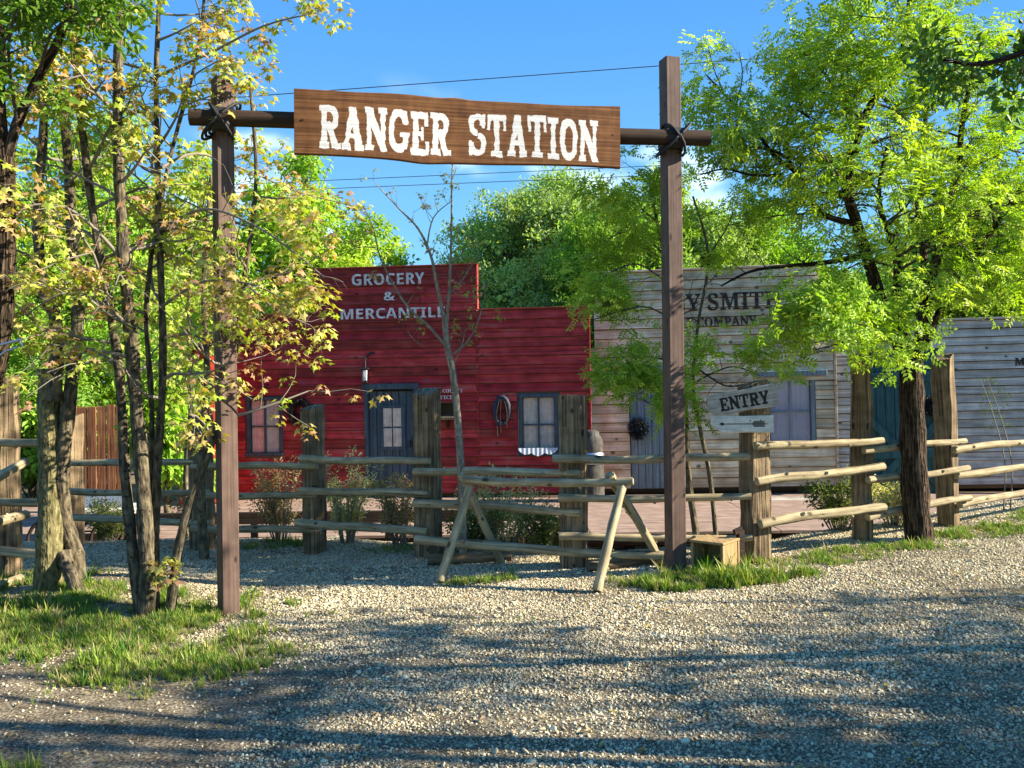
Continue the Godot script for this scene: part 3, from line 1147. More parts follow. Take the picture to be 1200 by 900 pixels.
func ground() -> void:
	var xs := []
	var zs := []
	var v := -240.0
	for s in [[-240.0, -40.0, 25.0], [-40.0, -12.0, 4.0], [-12.0, -6.0, 0.3], [-6.0, 8.0, 0.1], [8.0, 14.0, 0.3], [14.0, 40.0, 4.0], [40.0, 240.0, 25.0]]:
		v = s[0]
		while v < s[1] - 0.001:
			xs.append(v)
			v += s[2]
	xs.append(240.0)
	for s in [[60.0, 6.0, 6.0], [6.0, -1.0, 0.5], [-1.0, -11.0, 0.1], [-11.0, -20.0, 0.5], [-20.0, -60.0, 5.0], [-60.0, -260.0, 25.0]]:
		v = s[0]
		while v > s[1] + 0.001:
			zs.append(v)
			v -= s[2]
	zs.append(-260.0)
	var a := []
	a.resize(Mesh.ARRAY_MAX)
	var pv := PackedVector3Array()
	var pc := PackedColorArray()
	var ix := PackedInt32Array()
	var W := xs.size()
	for j in zs.size():
		for i in W:
			var x: float = xs[i]
			var z: float = zs[j]
			pv.append(Vector3(x, ground_y(x, z), z))
			var d := dirt_amount(x, z)
			var c := Color(0.46, 0.385, 0.255).lerp(Color(0.47, 0.385, 0.26), clampf(d, 0, 1))
			var s := 1.0 + noise.get_noise_2d(x * 3.0, z * 3.0) * 0.18
			pc.append(Color(c.r * s, c.g * s, c.b * s))
	for j in zs.size() - 1:
		for i in W - 1:
			var p := j * W + i
			ix.append_array(PackedInt32Array([p, p + W, p + 1, p + 1, p + W, p + W + 1]))
	var st := SurfaceTool.new()
	a[Mesh.ARRAY_VERTEX] = pv
	a[Mesh.ARRAY_COLOR] = pc
	a[Mesh.ARRAY_INDEX] = ix
	var am := ArrayMesh.new()
	am.add_surface_from_arrays(Mesh.PRIMITIVE_TRIANGLES, a)
	st.create_from(am, 0)
	st.generate_normals()
	# check which way up
	var m := StandardMaterial3D.new()
	m.vertex_color_use_as_albedo = true
	var f := noise_bytes(512, 512, 512, 512, 0.11, 301, 5)
	var cs := noise_bytes(512, 512, 512, 512, 0.012, 305, 3)
	var px := PackedByteArray()
	px.resize(512 * 512 * 3)
	for i in 512 * 512:
		var t := clampf(0.62 + (f[i] / 255.0 - 0.5) * 0.75 + (cs[i] / 255.0 - 0.5) * 0.3, 0.2, 1.0)
		px[i * 3] = int(t * 255)
		px[i * 3 + 1] = int(t * 252)
		px[i * 3 + 2] = int(t * 246)
	m.albedo_texture = ImageTexture.create_from_image(Image.create_from_data(512, 512, false, Image.FORMAT_RGB8, px))
	m.albedo_color = Color(1, 1, 1)
	m.heightmap_enabled = true
	m.heightmap_texture = m.albedo_texture
	m.heightmap_scale = 0.5
	m.uv1_triplanar = true
	m.uv1_world_triplanar = true
	m.uv1_scale = Vector3(0.8, 0.8, 0.8)
	m.roughness = 0.95
	m.metallic_specular = 0.2
	var o := part("ground", st.commit(), m, self)
	tag(o, "grey beige gravel yard with packed dirt rising to the fence", "ground", "", "structure")

func ground_cover() -> void:
	# pebbles
	var sph := MB.new()
	var sm := SphereMesh.new()
	sm.radius = 1.0
	sm.height = 1.25
	sm.radial_segments = 6
	sm.rings = 2
	var st := SurfaceTool.new()
	st.create_from(sm, 0)
	var r := RandomNumberGenerator.new()
	r.seed = 99
	var inst := Inst.new()
	var tones := [Color(0.523, 0.428, 0.260), Color(0.445, 0.365, 0.226), Color(0.588, 0.486, 0.304), Color(0.327, 0.272, 0.174), Color(0.483, 0.370, 0.208), Color(0.614, 0.567, 0.365), Color(0.418, 0.365, 0.251)]
	var tries := 0
	while inst.count < 260000 and tries < 700000:
		tries += 1
		var d := 1.9 + 7.4 * pow(r.randf(), 0.85)
		var half := 0.66 * d + 1.3
		var x := r.randf_range(-half, half)
		if r.randf() > half / 7.4:
			continue
		var z := -d
		if d > fence_depth(x) + 0.7:
			continue
		var g := grass_amount(x, z)
		var dd := dirt_amount(x, z)
		if r.randf() < maxf(g * 0.93, dd * 0.93):
			continue
		var s := (0.003 + 0.0058 * pow(r.randf(), 1.7)) * (2.0 if r.randf() < 0.012 else 1.0) * (0.8 + d * 0.055)
		var pack := noise.get_noise_2d(x * 1.7 + 80.0, z * 2.6 + 20.0)
		if r.randf() < smoothstep(0.08, 0.4, pack) * 0.6:
			continue
		var c: Color = tones[r.randi() % tones.size()]
		var k := r.randf_range(0.8, 1.2) * (1.0 + 0.35 * noise.get_noise_2d(x * 2.5 + 40.0, z * 2.5))
		var b := Basis.from_euler(Vector3(r.randf() * 0.9, r.randf() * TAU, r.randf() * 0.9)) * Basis.from_scale(Vector3(s * r.randf_range(0.8, 1.5), s * r.randf_range(0.6, 1.0), s))
		inst.add(Transform3D(b, Vector3(x, ground_y(x, z) + s * 0.25, z)), Color(c.r * k, c.g * k, c.b * k))
	var o := many("gravel", inst, st.commit(), mats.stone, self)
	tag(o, "loose grey and beige gravel spread over the yard", "gravel", "", "stuff")
	var dry := MB.new()
	leaf_shape(dry, Vector3.ZERO, Vector3.RIGHT, Vector3.UP, 1.0, 0.6, 0.3)
	var li := Inst.new()
	for k in 1500:
		var d := r.randf_range(2.2, 8.2)
		var x := r.randf_range(-0.7 * d - 1.0, 0.7 * d + 1.0)
		if d > fence_depth(x) + 0.3:
			continue
		var sz := r.randf_range(0.015, 0.045)
		var c := Color(0.30, 0.20, 0.10).lerp(Color(0.48, 0.40, 0.22), r.randf())
		li.add(Transform3D(Basis.from_euler(Vector3(r.randf_range(-0.5, 0.5), r.randf() * TAU, r.randf_range(-0.5, 0.5))).scaled(Vector3.ONE * sz), Vector3(x, ground_y(x, -d) + 0.012, -d)), c)
	o = many("leaf_litter", li, dry.mesh(), mats.leaf, self)
	tag(o, "dry fallen leaves and bracts scattered over the gravel", "litter", "", "stuff")
	# grass
	var tuft := MB.new()
	for k in 7:
		var a := TAU * k / 7.0 + r.randf() * 0.6
		var out := Vector3(cos(a), 0, sin(a))
		var p := out * r.randf_range(0.0, 0.02)
		var h := r.randf_range(0.6, 1.0)
		var bend := r.randf_range(0.15, 0.6)
		var sd := out.cross(Vector3.UP) * 0.035
		var mid := p + Vector3.UP * h * 0.55 + out * bend * 0.3
		var tip := p + Vector3.UP * h * 0.9 + out * bend * 0.9
		tuft.tri(p - sd, p + sd, mid + sd * 0.7, out)
		tuft.tri(p - sd, mid + sd * 0.7, mid - sd * 0.7, out)
		tuft.tri(mid - sd * 0.7, mid + sd * 0.7, tip, out)
	var gi := Inst.new()
	tries = 0
	while gi.count < 22000 and tries < 400000:
		tries += 1
		var x := r.randf_range(-6.0, 7.5)
		var z := r.randf_range(-9.2, -2.8)
		var g := grass_amount(x, z)
		if r.randf() > g * g:
			continue
		var pt := noise.get_noise_2d(x * 5.0 + 31.0, z * 5.0)
		if r.randf() < smoothstep(0.05, 0.45, pt) * 0.75:
			continue
		var h := r.randf_range(0.03, 0.085) * (0.55 + 0.7 * g) * (1.0 - pt * 0.9) * (1.15 if x > 0.7 and x < 2.2 else 0.85)
		var c := Color(0.15, 0.26, 0.03).lerp(Color(0.32, 0.36, 0.06), r.randf())
		if r.randf() < 0.2 + maxf(0.0, pt) * 0.6:
			c = Color(0.40, 0.34, 0.15)
		elif r.randf() < 0.25:
			c = Color(0.10, 0.20, 0.035)
		if r.randf() < 0.04:
			h *= 1.9
		var b := Basis.from_euler(Vector3(r.randf_range(-0.25, 0.25), r.randf() * TAU, r.randf_range(-0.25, 0.25))) * Basis.from_scale(Vector3(h * 0.95, h, h * 0.95))
		gi.add(Transform3D(b, Vector3(x, ground_y(x, z) - 0.004, z)), c)
	o = many("grass", gi, tuft.mesh(), mats.grass, self)
	tag(o, "short bright green grass in patches around the posts", "grass", "", "stuff")

# ------------------------------------------------------------------ boardwalk
func deck() -> void:
	var t := thing("boardwalk", "pinkish plank boardwalk along the front of the buildings", "boardwalk", Vector3(0, -0.62, -13.0))
	var y := 0.24
	var z := -1.85
	var cache := {}
	while z < 1.75:
		var x := -9.0
		while x < 11.0:
			var L := 2.5
			var key := "p"
			if not cache.has(key):
				var m := MB.new()
				m.box(Transform3D.IDENTITY, Vector3(L - 0.008, 0.04, 0.142), 0.005)
				cache[key] = m.mesh()
			part("plank", cache[key], mats.deck, t, Transform3D(Basis.IDENTITY, Vector3(x + L * 0.5, y + rng.randf_range(-0.003, 0.003), z)))
			x += L
		z += 0.15
	bx("fascia_board", t, Vector3(1.0, y - 0.10, 1.70), Vector3(20.0, 0.15, 0.035), mats.dark)
	for k in 14:
		bx("pier", t, Vector3(-8.6 + k * 1.45, 0.06, 1.6), Vector3(0.12, 0.24, 0.12), mats.dark)
	# low dark rail in front of it
	var h := thing("low_hitching_rail", "low dark timber rail on short posts before the red store", "hitching rail", Vector3(0, -0.62, -10.9))
	for px in [150.0, 298.0, 455.0, 610.0]:
		var p := P(px, 600, 10.9)
		bx("post", h, Vector3(p.x, 0.27, 0), Vector3(0.08, 0.66, 0.08), mats.dark)
	bx("rail", h, Vector3(P(380, 600, 10.9).x, 0.56, 0.075), Vector3(5.9, 0.15, 0.07), mats.dark)

# ------------------------------------------------------------------ red store
func red_building() -> void:
	var org := P(470, 585, 15.0)
	var S := 0.015
	var b := thing("red_store", "dark red clapboard store with stepped false front and white lettering", "building", org)
	b.rotation = Vector3(0, -0.10, 0.004)
	var X := func(px: float) -> float: return (px - 470.0) * S
	var Y := func(py: float) -> float: return (585.0 - py) * S
	var cache := {}
	var holes := [Rect2(X.call(283), Y.call(531), X.call(329) - X.call(283), Y.call(465) - Y.call(531)), Rect2(X.call(429), Y.call(590), X.call(491) - X.call(429), Y.call(453) - Y.call(590)), Rect2(X.call(609), Y.call(533), X.call(657) - X.call(609), Y.call(466) - Y.call(533)), Rect2(X.call(514), Y.call(488), X.call(541) - X.call(514), Y.call(473) - Y.call(488))]
	var pitch := 0.158
	var x0: float = X.call(247)
	var x1: float = X.call(692)
	var ysh := 0.12 + pitch * 20
	siding(b, x0, x1, 0.12, ysh, 0.0, pitch, holes, mats.red, cache, X.call(563))
	siding(b, X.call(370), X.call(563), ysh, ysh + pitch * 5, 0.0, pitch, [], mats.red, cache)
	# wall behind the boards, with thickness, and the shed body
	for q in [[x0, holes[0].position.x, 0.1, ysh], [holes[0].end.x, holes[1].position.x, 0.1, ysh], [holes[1].end.x, holes[3].position.x, 0.1, ysh], [holes[3].end.x, holes[2].position.x, 0.1, ysh], [holes[2].end.x, x1, 0.1, ysh], [X.call(370), X.call(563), ysh, ysh + pitch * 5]]:
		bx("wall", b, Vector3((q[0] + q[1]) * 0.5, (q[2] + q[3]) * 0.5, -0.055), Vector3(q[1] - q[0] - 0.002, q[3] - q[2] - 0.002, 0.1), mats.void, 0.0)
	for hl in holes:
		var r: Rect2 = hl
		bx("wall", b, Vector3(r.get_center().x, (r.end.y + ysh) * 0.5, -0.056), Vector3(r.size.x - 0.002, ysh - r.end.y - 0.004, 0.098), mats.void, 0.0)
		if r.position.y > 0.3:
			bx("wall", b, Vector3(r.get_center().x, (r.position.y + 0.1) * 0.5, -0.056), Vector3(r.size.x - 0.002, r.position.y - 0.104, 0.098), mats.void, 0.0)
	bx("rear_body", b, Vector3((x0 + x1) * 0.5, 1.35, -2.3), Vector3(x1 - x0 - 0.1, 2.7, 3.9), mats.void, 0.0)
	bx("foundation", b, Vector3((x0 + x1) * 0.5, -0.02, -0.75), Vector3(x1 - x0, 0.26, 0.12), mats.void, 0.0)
	# caps and edge boards
	bx("cap_board", b, Vector3((X.call(370) + X.call(563)) * 0.5, ysh + pitch * 5 + 0.015, -0.03), Vector3(X.call(563) - X.call(370) + 0.06, 0.03, 0.16), mats.red[1], 0.004)
	bx("cap_board", b, Vector3((X.call(247) + X.call(370)) * 0.5 - 0.02, ysh + 0.015, -0.03), Vector3(X.call(370) - X.call(247) - 0.04, 0.03, 0.16), mats.red[1], 0.004)
	bx("cap_board", b, Vector3((X.call(563) + X.call(692)) * 0.5 + 0.02, ysh + 0.015, -0.03), Vector3(X.call(692) - X.call(563) - 0.04, 0.03, 0.16), mats.red[1], 0.004)
	for e in [[X.call(370) - 0.012, ysh + 0.03, ysh + pitch * 5], [X.call(563) + 0.012, ysh + 0.03, ysh + pitch * 5], [x1 + 0.012, 0.1, ysh], [x0 - 0.012, 0.1, ysh]]:
		bx("edge_board", b, Vector3(e[0], (e[1] + e[2]) * 0.5, -0.03), Vector3(0.024, e[2] - e[1], 0.15), mats.red[3], 0.003)
	bx("seam_batten", b, Vector3(X.call(563), (0.12 + ysh) * 0.5, 0.018), Vector3(0.05, ysh - 0.14, 0.04), mats.red[1], 0.006)
	# windows and door
	window_unit(b, Vector3(X.call(306), Y.call(498), -0.03), 0.68, 0.94, mats.blue, mats.curtain)
	window_unit(b, Vector3(X.call(633), Y.call(499.5), -0.03), 0.70, 0.95, mats.blue, mats.curtain)
	var d := plank_door(b, Vector3(X.call(460), 0.02, -0.04), 0.80, 1.88, mats.blue, 6)
	bx("window_frame", d, Vector3(0.02, 1.24, 0.035), Vector3(0.44, 0.80, 0.03), mats.blue, 0.006)
	for j in 2:
		for k in 2:
			bx("pane", d, Vector3(-0.065 + 0.17 * j, 1.07 + 0.35 * k, 0.0535), Vector3(0.145, 0.32, 0.006), mats.curtain, 0.0)
			bx("glass_pane", d, Vector3(-0.065 + 0.17 * j, 1.07 + 0.35 * k, 0.061), Vector3(0.145, 0.32, 0.004), mats.glass, 0.0)
	bx("handle", d, Vector3(0.33, 0.95, 0.05), Vector3(0.03, 0.12, 0.06), mats.black, 0.006)
	bx("door_frame", b, Vector3(X.call(430.5), 0.97, 0.0), Vector3(0.075, 1.94, 0.10), mats.blue)
	bx("door_frame", b, Vector3(X.call(489.5), 0.97, 0.0), Vector3(0.075, 1.94, 0.10), mats.blue)
	bx("door_head", b, Vector3(X.call(460), 1.985, 0.008), Vector3(1.02, 0.10, 0.12), mats.blue)
	# ticket hatch with shelf
	bx("hatch_shelf", b, Vector3(X.call(527.5), Y.call(490.5), 0.09), Vector3(0.46, 0.05, 0.18), mats.post, 0.006)
	bx("hatch_bracket", b, Vector3(X.call(527.5), Y.call(497), 0.06), Vector3(0.04, 0.14, 0.08), mats.dark, 0.004)
	# lettering
	letters(b, "GROCERY", X.call(416), Y.call(333.5), 0.20, 1.30, mats.worn_white, false)
	letters(b, "&", X.call(454), Y.call(352), 0.15, 0.20, mats.worn_white, false)
	letters(b, "MERCANTILE", X.call(402), Y.call(373), 0.185, 1.86, mats.worn_white, false)
	letters(b, "& COUNTY", X.call(516), Y.call(461), 0.065, 0.45, mats.worn_white, true)
	letters(b, "OFFICE", X.call(510), Y.call(468.5), 0.065, 0.36, mats.worn_white, true)
	# things fixed to the wall
	var lamp := thing("wall_lantern", "small dark lantern with pale glass above the blue door", "lantern", b.transform * Vector3(X.call(431), Y.call(440), 0.09))
	var lm := MB.new()
	lm.box(Transform3D(Basis.IDENTITY, Vector3(0, 0.13, 0)), Vector3(0.13, 0.03, 0.13), 0.006)
	lm.box(Transform3D(Basis.IDENTITY, Vector3(0, -0.11, 0)), Vector3(0.09, 0.03, 0.09), 0.006)
	for q in [[-1, -1], [1, -1], [1, 1], [-1, 1]]:
		lm.tube([Vector3(q[0] * 0.04, -0.1, q[1] * 0.04), Vector3(q[0] * 0.05, 0.12, q[1] * 0.05)], [0.006, 0.006], 5)
	lm.tube([Vector3(0, 0.14, 0), Vector3(0, 0.30, -0.02), Vector3(0.08, 0.40, -0.055), Vector3(0.16, 0.40, -0.065)], [0.016, 0.016, 0.02, 0.03], 6)
	part("frame", lm.mesh(), mats.black, lamp)
	bx("glass", lamp, Vector3(0, 0.01, 0), Vector3(0.07, 0.19, 0.07), mats.white_paint, 0.01)
	var wr := b.transform * Vector3(X.call(351), Y.call(481), 0.07)
	ring_wreath(self, wr, 0.24, Color(0.02, 0.016, 0.012), "dark dried wreath hung on red wall beside the window")
	# harness on the wall
	var hn := thing("horse_harness", "dark leather harness loop hanging beside the lace-trimmed window", "harness", b.transform * Vector3(X.call(591), Y.call(484), 0.06))
	var hm := MB.new()
	var path := []
	for k in 15:
		var a := TAU * k / 14.0
		path.append(Vector3(cos(a) * 0.12, sin(a) * 0.24 + 0.02, 0.02 * sin(a * 2.0)))
	hm.tube(path, ramp(15, 0.04, 0.04), 7, false, 0.1, rng)
	part("collar", hm.mesh(), mats.navy, hn)
	for q in [[-0.09, -0.42, 0.012], [-0.03, -0.36, 0.014], [0.08, -0.28, 0.016]]:
		var m2 := MB.new()
		m2.tube(curve([Vector3(q[0] * 0.4, 0.22, 0.04), Vector3(q[0], 0.0, 0.05), Vector3(q[0] * 0.9, q[1], 0.03)], 4), ramp(9, q[2], q[2] * 0.7), 6, true)
		part("strap", m2.mesh(), mats.dark if q[2] > 0.013 else mats.grey_metal, hn)
	# lace under the right window
	var lace := MB.new()
	var n := 40
	for i in n:
		var ta := float(i) / n
		var tb := float(i + 1) / n
		var da := 0.03 + 0.05 * absf(sin(ta * PI * 3.0)) + 0.06 * sin(ta * PI)
		var db := 0.03 + 0.05 * absf(sin(tb * PI * 3.0)) + 0.06 * sin(tb * PI)
		lace.face([Vector3(-0.34 + 0.68 * ta, 0, 0.003 * sin(i * 1.4)), Vector3(-0.34 + 0.68 * tb, 0, 0.003 * sin(i * 1.4 + 1.4)), Vector3(-0.34 + 0.68 * tb, -db, 0.012 + 0.003 * sin(i * 1.4 + 1.4)), Vector3(-0.34 + 0.68 * ta, -da, 0.012 + 0.003 * sin(i * 1.4))], Vector3(0, 0, -2))
	var lo := part("lace_trim", lace.mesh(), plain(lin(0.55, 0.58, 0.62), 0.9), self, Transform3D(Basis.IDENTITY, b.transform * Vector3(X.call(632), Y.call(526), 0.07)))
	tag(lo, "white scalloped lace trim hanging below red store window", "lace")

func letters(b: Node3D, s: String, x: float, y: float, h: float, width: float, mat: Material, serif: bool) -> void:
	var t := text_mesh(s, h, mat, serif)
	var bb := t.get_aabb()
	var k := width / maxf(bb.size.x, 0.01)
	var o := part("lettering", t, mat, b)
	o.scale = Vector3(k, h / maxf(bb.size.y, 0.01), 1.0)
	o.position = Vector3(x - bb.position.x * k, y - bb.position.y * o.scale.y, 0.042)

# ------------------------------------------------------------------ cream building
func cream_building() -> void:
	var org := P(840, 585, 14.9)
	var S := 0.0149
	var b := thing("cream_building", "weathered cream clapboard building with dark lettering on tall front", "building", org)
	b.rotation = Vector3(0, -0.10, 0.014)
	var X := func(px: float) -> float: return (px - 840.0) * S
	var Y := func(py: float) -> float: return (585.0 - py) * S
	var pitch := 0.165
	var cache := {}
	var door := Rect2(X.call(741), -0.1, X.call(801) - X.call(741), Y.call(431) + 0.1)
	var win := Rect2(X.call(898), Y.call(524), X.call(955) - X.call(898), Y.call(444) - Y.call(524))
	var y1 := 0.22 + pitch * 15
	siding(b, X.call(697), X.call(976), 0.22, y1, 0.0, pitch, [door, win], mats.cream, cache)
	var ytop := y1 + pitch * 8
	siding(b, X.call(702), X.call(962), y1, ytop, 0.0, pitch, [], mats.cream, cache)
	for q in [[697.0, 741.0, 0.2, y1], [801.0, 898.0, 0.2, y1], [955.0, 976.0, 0.2, y1], [702.0, 962.0, y1, ytop]]:
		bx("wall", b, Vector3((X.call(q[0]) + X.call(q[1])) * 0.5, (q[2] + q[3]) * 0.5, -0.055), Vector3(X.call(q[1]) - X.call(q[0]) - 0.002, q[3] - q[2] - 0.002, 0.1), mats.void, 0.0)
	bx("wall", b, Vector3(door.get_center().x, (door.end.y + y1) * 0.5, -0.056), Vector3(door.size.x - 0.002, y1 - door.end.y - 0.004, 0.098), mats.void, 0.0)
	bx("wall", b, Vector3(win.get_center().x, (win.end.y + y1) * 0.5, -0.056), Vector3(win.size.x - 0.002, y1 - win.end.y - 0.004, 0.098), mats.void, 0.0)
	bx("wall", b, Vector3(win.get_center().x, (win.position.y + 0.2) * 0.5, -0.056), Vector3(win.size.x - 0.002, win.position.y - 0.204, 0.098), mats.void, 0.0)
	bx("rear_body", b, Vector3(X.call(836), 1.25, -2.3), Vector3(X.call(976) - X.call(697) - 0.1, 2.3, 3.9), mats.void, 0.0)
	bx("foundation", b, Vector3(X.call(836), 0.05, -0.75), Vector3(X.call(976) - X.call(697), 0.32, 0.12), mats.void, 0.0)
	bx("cap_board", b, Vector3(X.call(832), ytop + 0.015, -0.03), Vector3(X.call(962) - X.call(702) + 0.08, 0.035, 0.17), mats.cream[1], 0.005)
	bx("edge_board", b, Vector3(X.call(697) - 0.012, (0.2 + y1) * 0.5, -0.03), Vector3(0.024, y1 - 0.2, 0.16), mats.cream[3], 0.003)
	bx("edge_board", b, Vector3(X.call(976) + 0.02, (0.2 + y1) * 0.5, -0.01), Vector3(0.04, y1 - 0.2, 0.14), mats.cream[1], 0.003)
	# door
	var d := plank_door(b, Vector3(door.get_center().x, 0.2, -0.03), door.size.x - 0.02, door.end.y - 0.22, mats.greyblue, 7)
	bx("door_head", b, Vector3(door.get_center().x, door.end.y + 0.01, 0.03), Vector3(door.size.x + 0.16, 0.10, 0.08), mats.greyblue)
	bx("latch", d, Vector3(0.3, 1.0, 0.04), Vector3(0.04, 0.10, 0.04), mats.black)
	# window
	window_unit(b, Vector3(win.get_center().x, win.get_center().y, -0.03), win.size.x, win.size.y, mats.greyblue, plain(lin(0.16, 0.13, 0.20), 0.9), 2, 2)
	bx("window_head", b, Vector3(win.get_center().x + 0.02, win.end.y + 0.06, 0.05), Vector3(win.size.x + 0.34, 0.10, 0.08), mats.greyblue)
	letters(b, "SY SMITH", X.call(796), Y.call(364), 0.30, 1.84, mats.worn_black, true)
	letters(b, "T COMPANY", X.call(810), Y.call(383), 0.165, 1.20, mats.worn_black, true)
	# wreath on door
	ring_wreath(self, b.transform * Vector3(X.call(750), Y.call(500), 0.06), 0.17, Color(0.012, 0.018, 0.025), "dark bluish wreath hung on grey-blue plank door")
	var sp := thing("entrance_step", "long grey timber step before the cream building", "step", P(840, 598, 14.2))
	bx("tread", sp, Vector3(0, 0.16, 0), Vector3(4.3, 0.06, 0.42), mats.white[1], 0.008)
	bx("riser", sp, Vector3(0, 0.0, 0.17), Vector3(4.3, 0.26, 0.04), mats.white[1], 0.006)

# ------------------------------------------------------------------ grey building at the right
func grey_building() -> void:
	var org := P(1100, 575, 14.6)
	var S := 0.0146
	var b := thing("grey_building", "pale grey clapboard building with teal barn door and small lettering", "building", org)
	b.rotation = Vector3(0, -0.10, 0.014)
	var X := func(px: float) -> float: return (px - 1100.0) * S
	var Y := func(py: float) -> float: return (575.0 - py) * S
	var cache := {}
	var pitch := 0.14
	var y1 := 0.1 + pitch * 20
	siding(b, X.call(979), X.call(1020), 0.1, y1, 0.0, pitch, [], mats.white, cache)
	siding(b, X.call(1106), X.call(1370), 0.1, y1, 0.0, pitch, [], mats.white, cache, X.call(1230))
	var ydoor: float = Y.call(408)
	siding(b, X.call(1020), X.call(1106), ydoor, y1, 0.0, pitch, [], mats.white, cache)
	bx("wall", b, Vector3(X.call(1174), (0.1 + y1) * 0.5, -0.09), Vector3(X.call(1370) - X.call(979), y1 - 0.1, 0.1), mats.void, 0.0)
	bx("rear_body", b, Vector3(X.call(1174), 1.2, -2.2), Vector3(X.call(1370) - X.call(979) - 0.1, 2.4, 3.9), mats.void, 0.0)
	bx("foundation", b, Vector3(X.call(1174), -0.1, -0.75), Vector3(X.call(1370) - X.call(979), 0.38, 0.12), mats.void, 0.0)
	bx("cap_board", b, Vector3(X.call(1174), y1 + 0.018, -0.04), Vector3(X.call(1370) - X.call(979) + 0.06, 0.035, 0.2), mats.white[1], 0.004)
	var d := plank_door(b, Vector3(X.call(1063), -0.05, 0.02), 1.24, ydoor + 0.03, mats.teal, 8)
	for s in [-1.0, 1.0]:
		bx("brace", d, Vector3(s * 0.30, 0.98, 0.055), Vector3(0.13, 0.85, 0.035), mats.teal, 0.006, Vector3(0, 0, s * -0.75))
		bx("brace", d, Vector3(s * 0.30, 0.40, 0.056), Vector3(0.13, 0.85, 0.035), mats.teal, 0.006, Vector3(0, 0, s * 0.75))
	bx("cross_rail", d, Vector3(0, 0.70, 0.075), Vector3(1.2, 0.16, 0.03), mats.teal, 0.006)
	bx("cross_rail", d, Vector3(0, 2.0, 0.055), Vector3(1.2, 0.16, 0.03), mats.teal, 0.006)
	letters(b, "M", X.call(1187), Y.call(431), 0.13, 0.17, mats.worn_black, true)
	ring_wreath(self, b.transform * Vector3(X.call(1092), Y.call(476), 0.12), 0.14, Color(0.01, 0.014, 0.016), "small dark wreath on teal barn door beside leaning timber")

# ------------------------------------------------------------------ behind at the left
func left_background() -> void:
	# cedar plank fence
	var t := thing("cedar_fence", "orange cedar plank fence beyond the rail fence", "fence", on_ground(-7.0, -13.6))
	var r0: float = t.position.y
	for k in 9:
		var x := -0.45 + k * 0.150
		var h := 2.05 + rng.randf_range(-0.02, 0.02)
		bx("plank", t, Vector3(x, h * 0.5 - 0.1, rng.randf_range(-0.006, 0.006)), Vector3(0.138, h, 0.022), mats.cedar, 0.004)
	for y in [0.3, 1.6]:
		bx("rail", t, Vector3(0.15, y, -0.05), Vector3(1.35, 0.09, 0.05), mats.cedar, 0.005)
	# narrow rust-red hut
	var hb := P(224, 590, 14.2)
	hb.y = -0.62
	var hut := thing("rust_red_hut", "narrow rust red plank hut with white door strip", "hut", hb)
	for q in [[-0.15, 0.085], [-0.06, 0.085], [0.12, 0.085], [0.21, 0.085], [0.30, 0.085]]:
		bx("plank", hut, Vector3(q[0], 1.42, 0), Vector3(q[1], 2.84 + q[0] * 0.3, 0.04), mats.rust, 0.004)
	bx("door_strip", hut, Vector3(0.03, 1.75, 0.012), Vector3(0.09, 1.5, 0.03), mats.white_paint, 0.004)
	bx("side_wall", hut, Vector3(-0.15, 1.4, -0.55), Vector3(0.05, 2.7, 1.0), mats.rust, 0.0)
	bx("side_wall", hut, Vector3(0.31, 1.4, -0.55), Vector3(0.05, 2.7, 1.0), mats.rust, 0.0)
	bx("roof", hut, Vector3(0.08, 2.92, -0.5), Vector3(0.7, 0.05, 1.2), mats.dark, 0.006, Vector3(0, 0, 0.25))
	# pale cart with slatted side
	var cb := P(113, 590, 11.2)
	cb.y = ground_y(cb.x, cb.z)
	var c := thing("pale_wagon", "pale cream wagon bed with grey panels behind rail fence", "wagon", cb)
	bx("bed", c, Vector3(0, 0.62, 0), Vector3(1.15, 0.11, 0.7), plain(lin(0.62, 0.57, 0.40), 0.8), 0.01)
	for k in 4:
		bx("side_panel", c, Vector3(-0.42 + k * 0.28, 0.79, 0.33), Vector3(0.26, 0.17, 0.03), plain(lin(0.50, 0.52, 0.54), 0.7), 0.006)
	bx("top_rail", c, Vector3(0, 0.90, 0.33), Vector3(1.15, 0.04, 0.04), mats.dark, 0.004)
	for s in [-0.4, 0.4]:
		for zz in [-0.32, 0.40]:
			var w := MB.new()
			var ring := []
			for k in 21:
				var a := TAU * k / 20.0
				ring.append(Vector3(cos(a) * 0.28, sin(a) * 0.28, 0))
			w.tube(ring, ramp(21, 0.022, 0.022), 6, false)
			for k in 8:
				var a := TAU * k / 8.0
				w.tube([Vector3.ZERO, Vector3(cos(a), sin(a), 0) * 0.27], [0.014, 0.012], 5)
			w.tube([Vector3(0, 0, -0.05), Vector3(0, 0, 0.05)], [0.045, 0.045], 8)
			part("wheel", w.mesh(), mats.dark, c, Transform3D(Basis.IDENTITY, Vector3(s, 0.30, zz)))
	bx("axle", c, Vector3(-0.4, 0.30, 0.04), Vector3(0.05, 0.05, 0.66), mats.dark, 0.004)
	bx("axle", c, Vector3(0.4, 0.30, 0.04), Vector3(0.05, 0.05, 0.66), mats.dark, 0.004)
	bx("bolster", c, Vector3(-0.4, 0.44, 0), Vector3(0.08, 0.25, 0.5), mats.dark, 0.004)
	bx("bolster", c, Vector3(0.4, 0.44, 0), Vector3(0.08, 0.25, 0.5), mats.dark, 0.004)

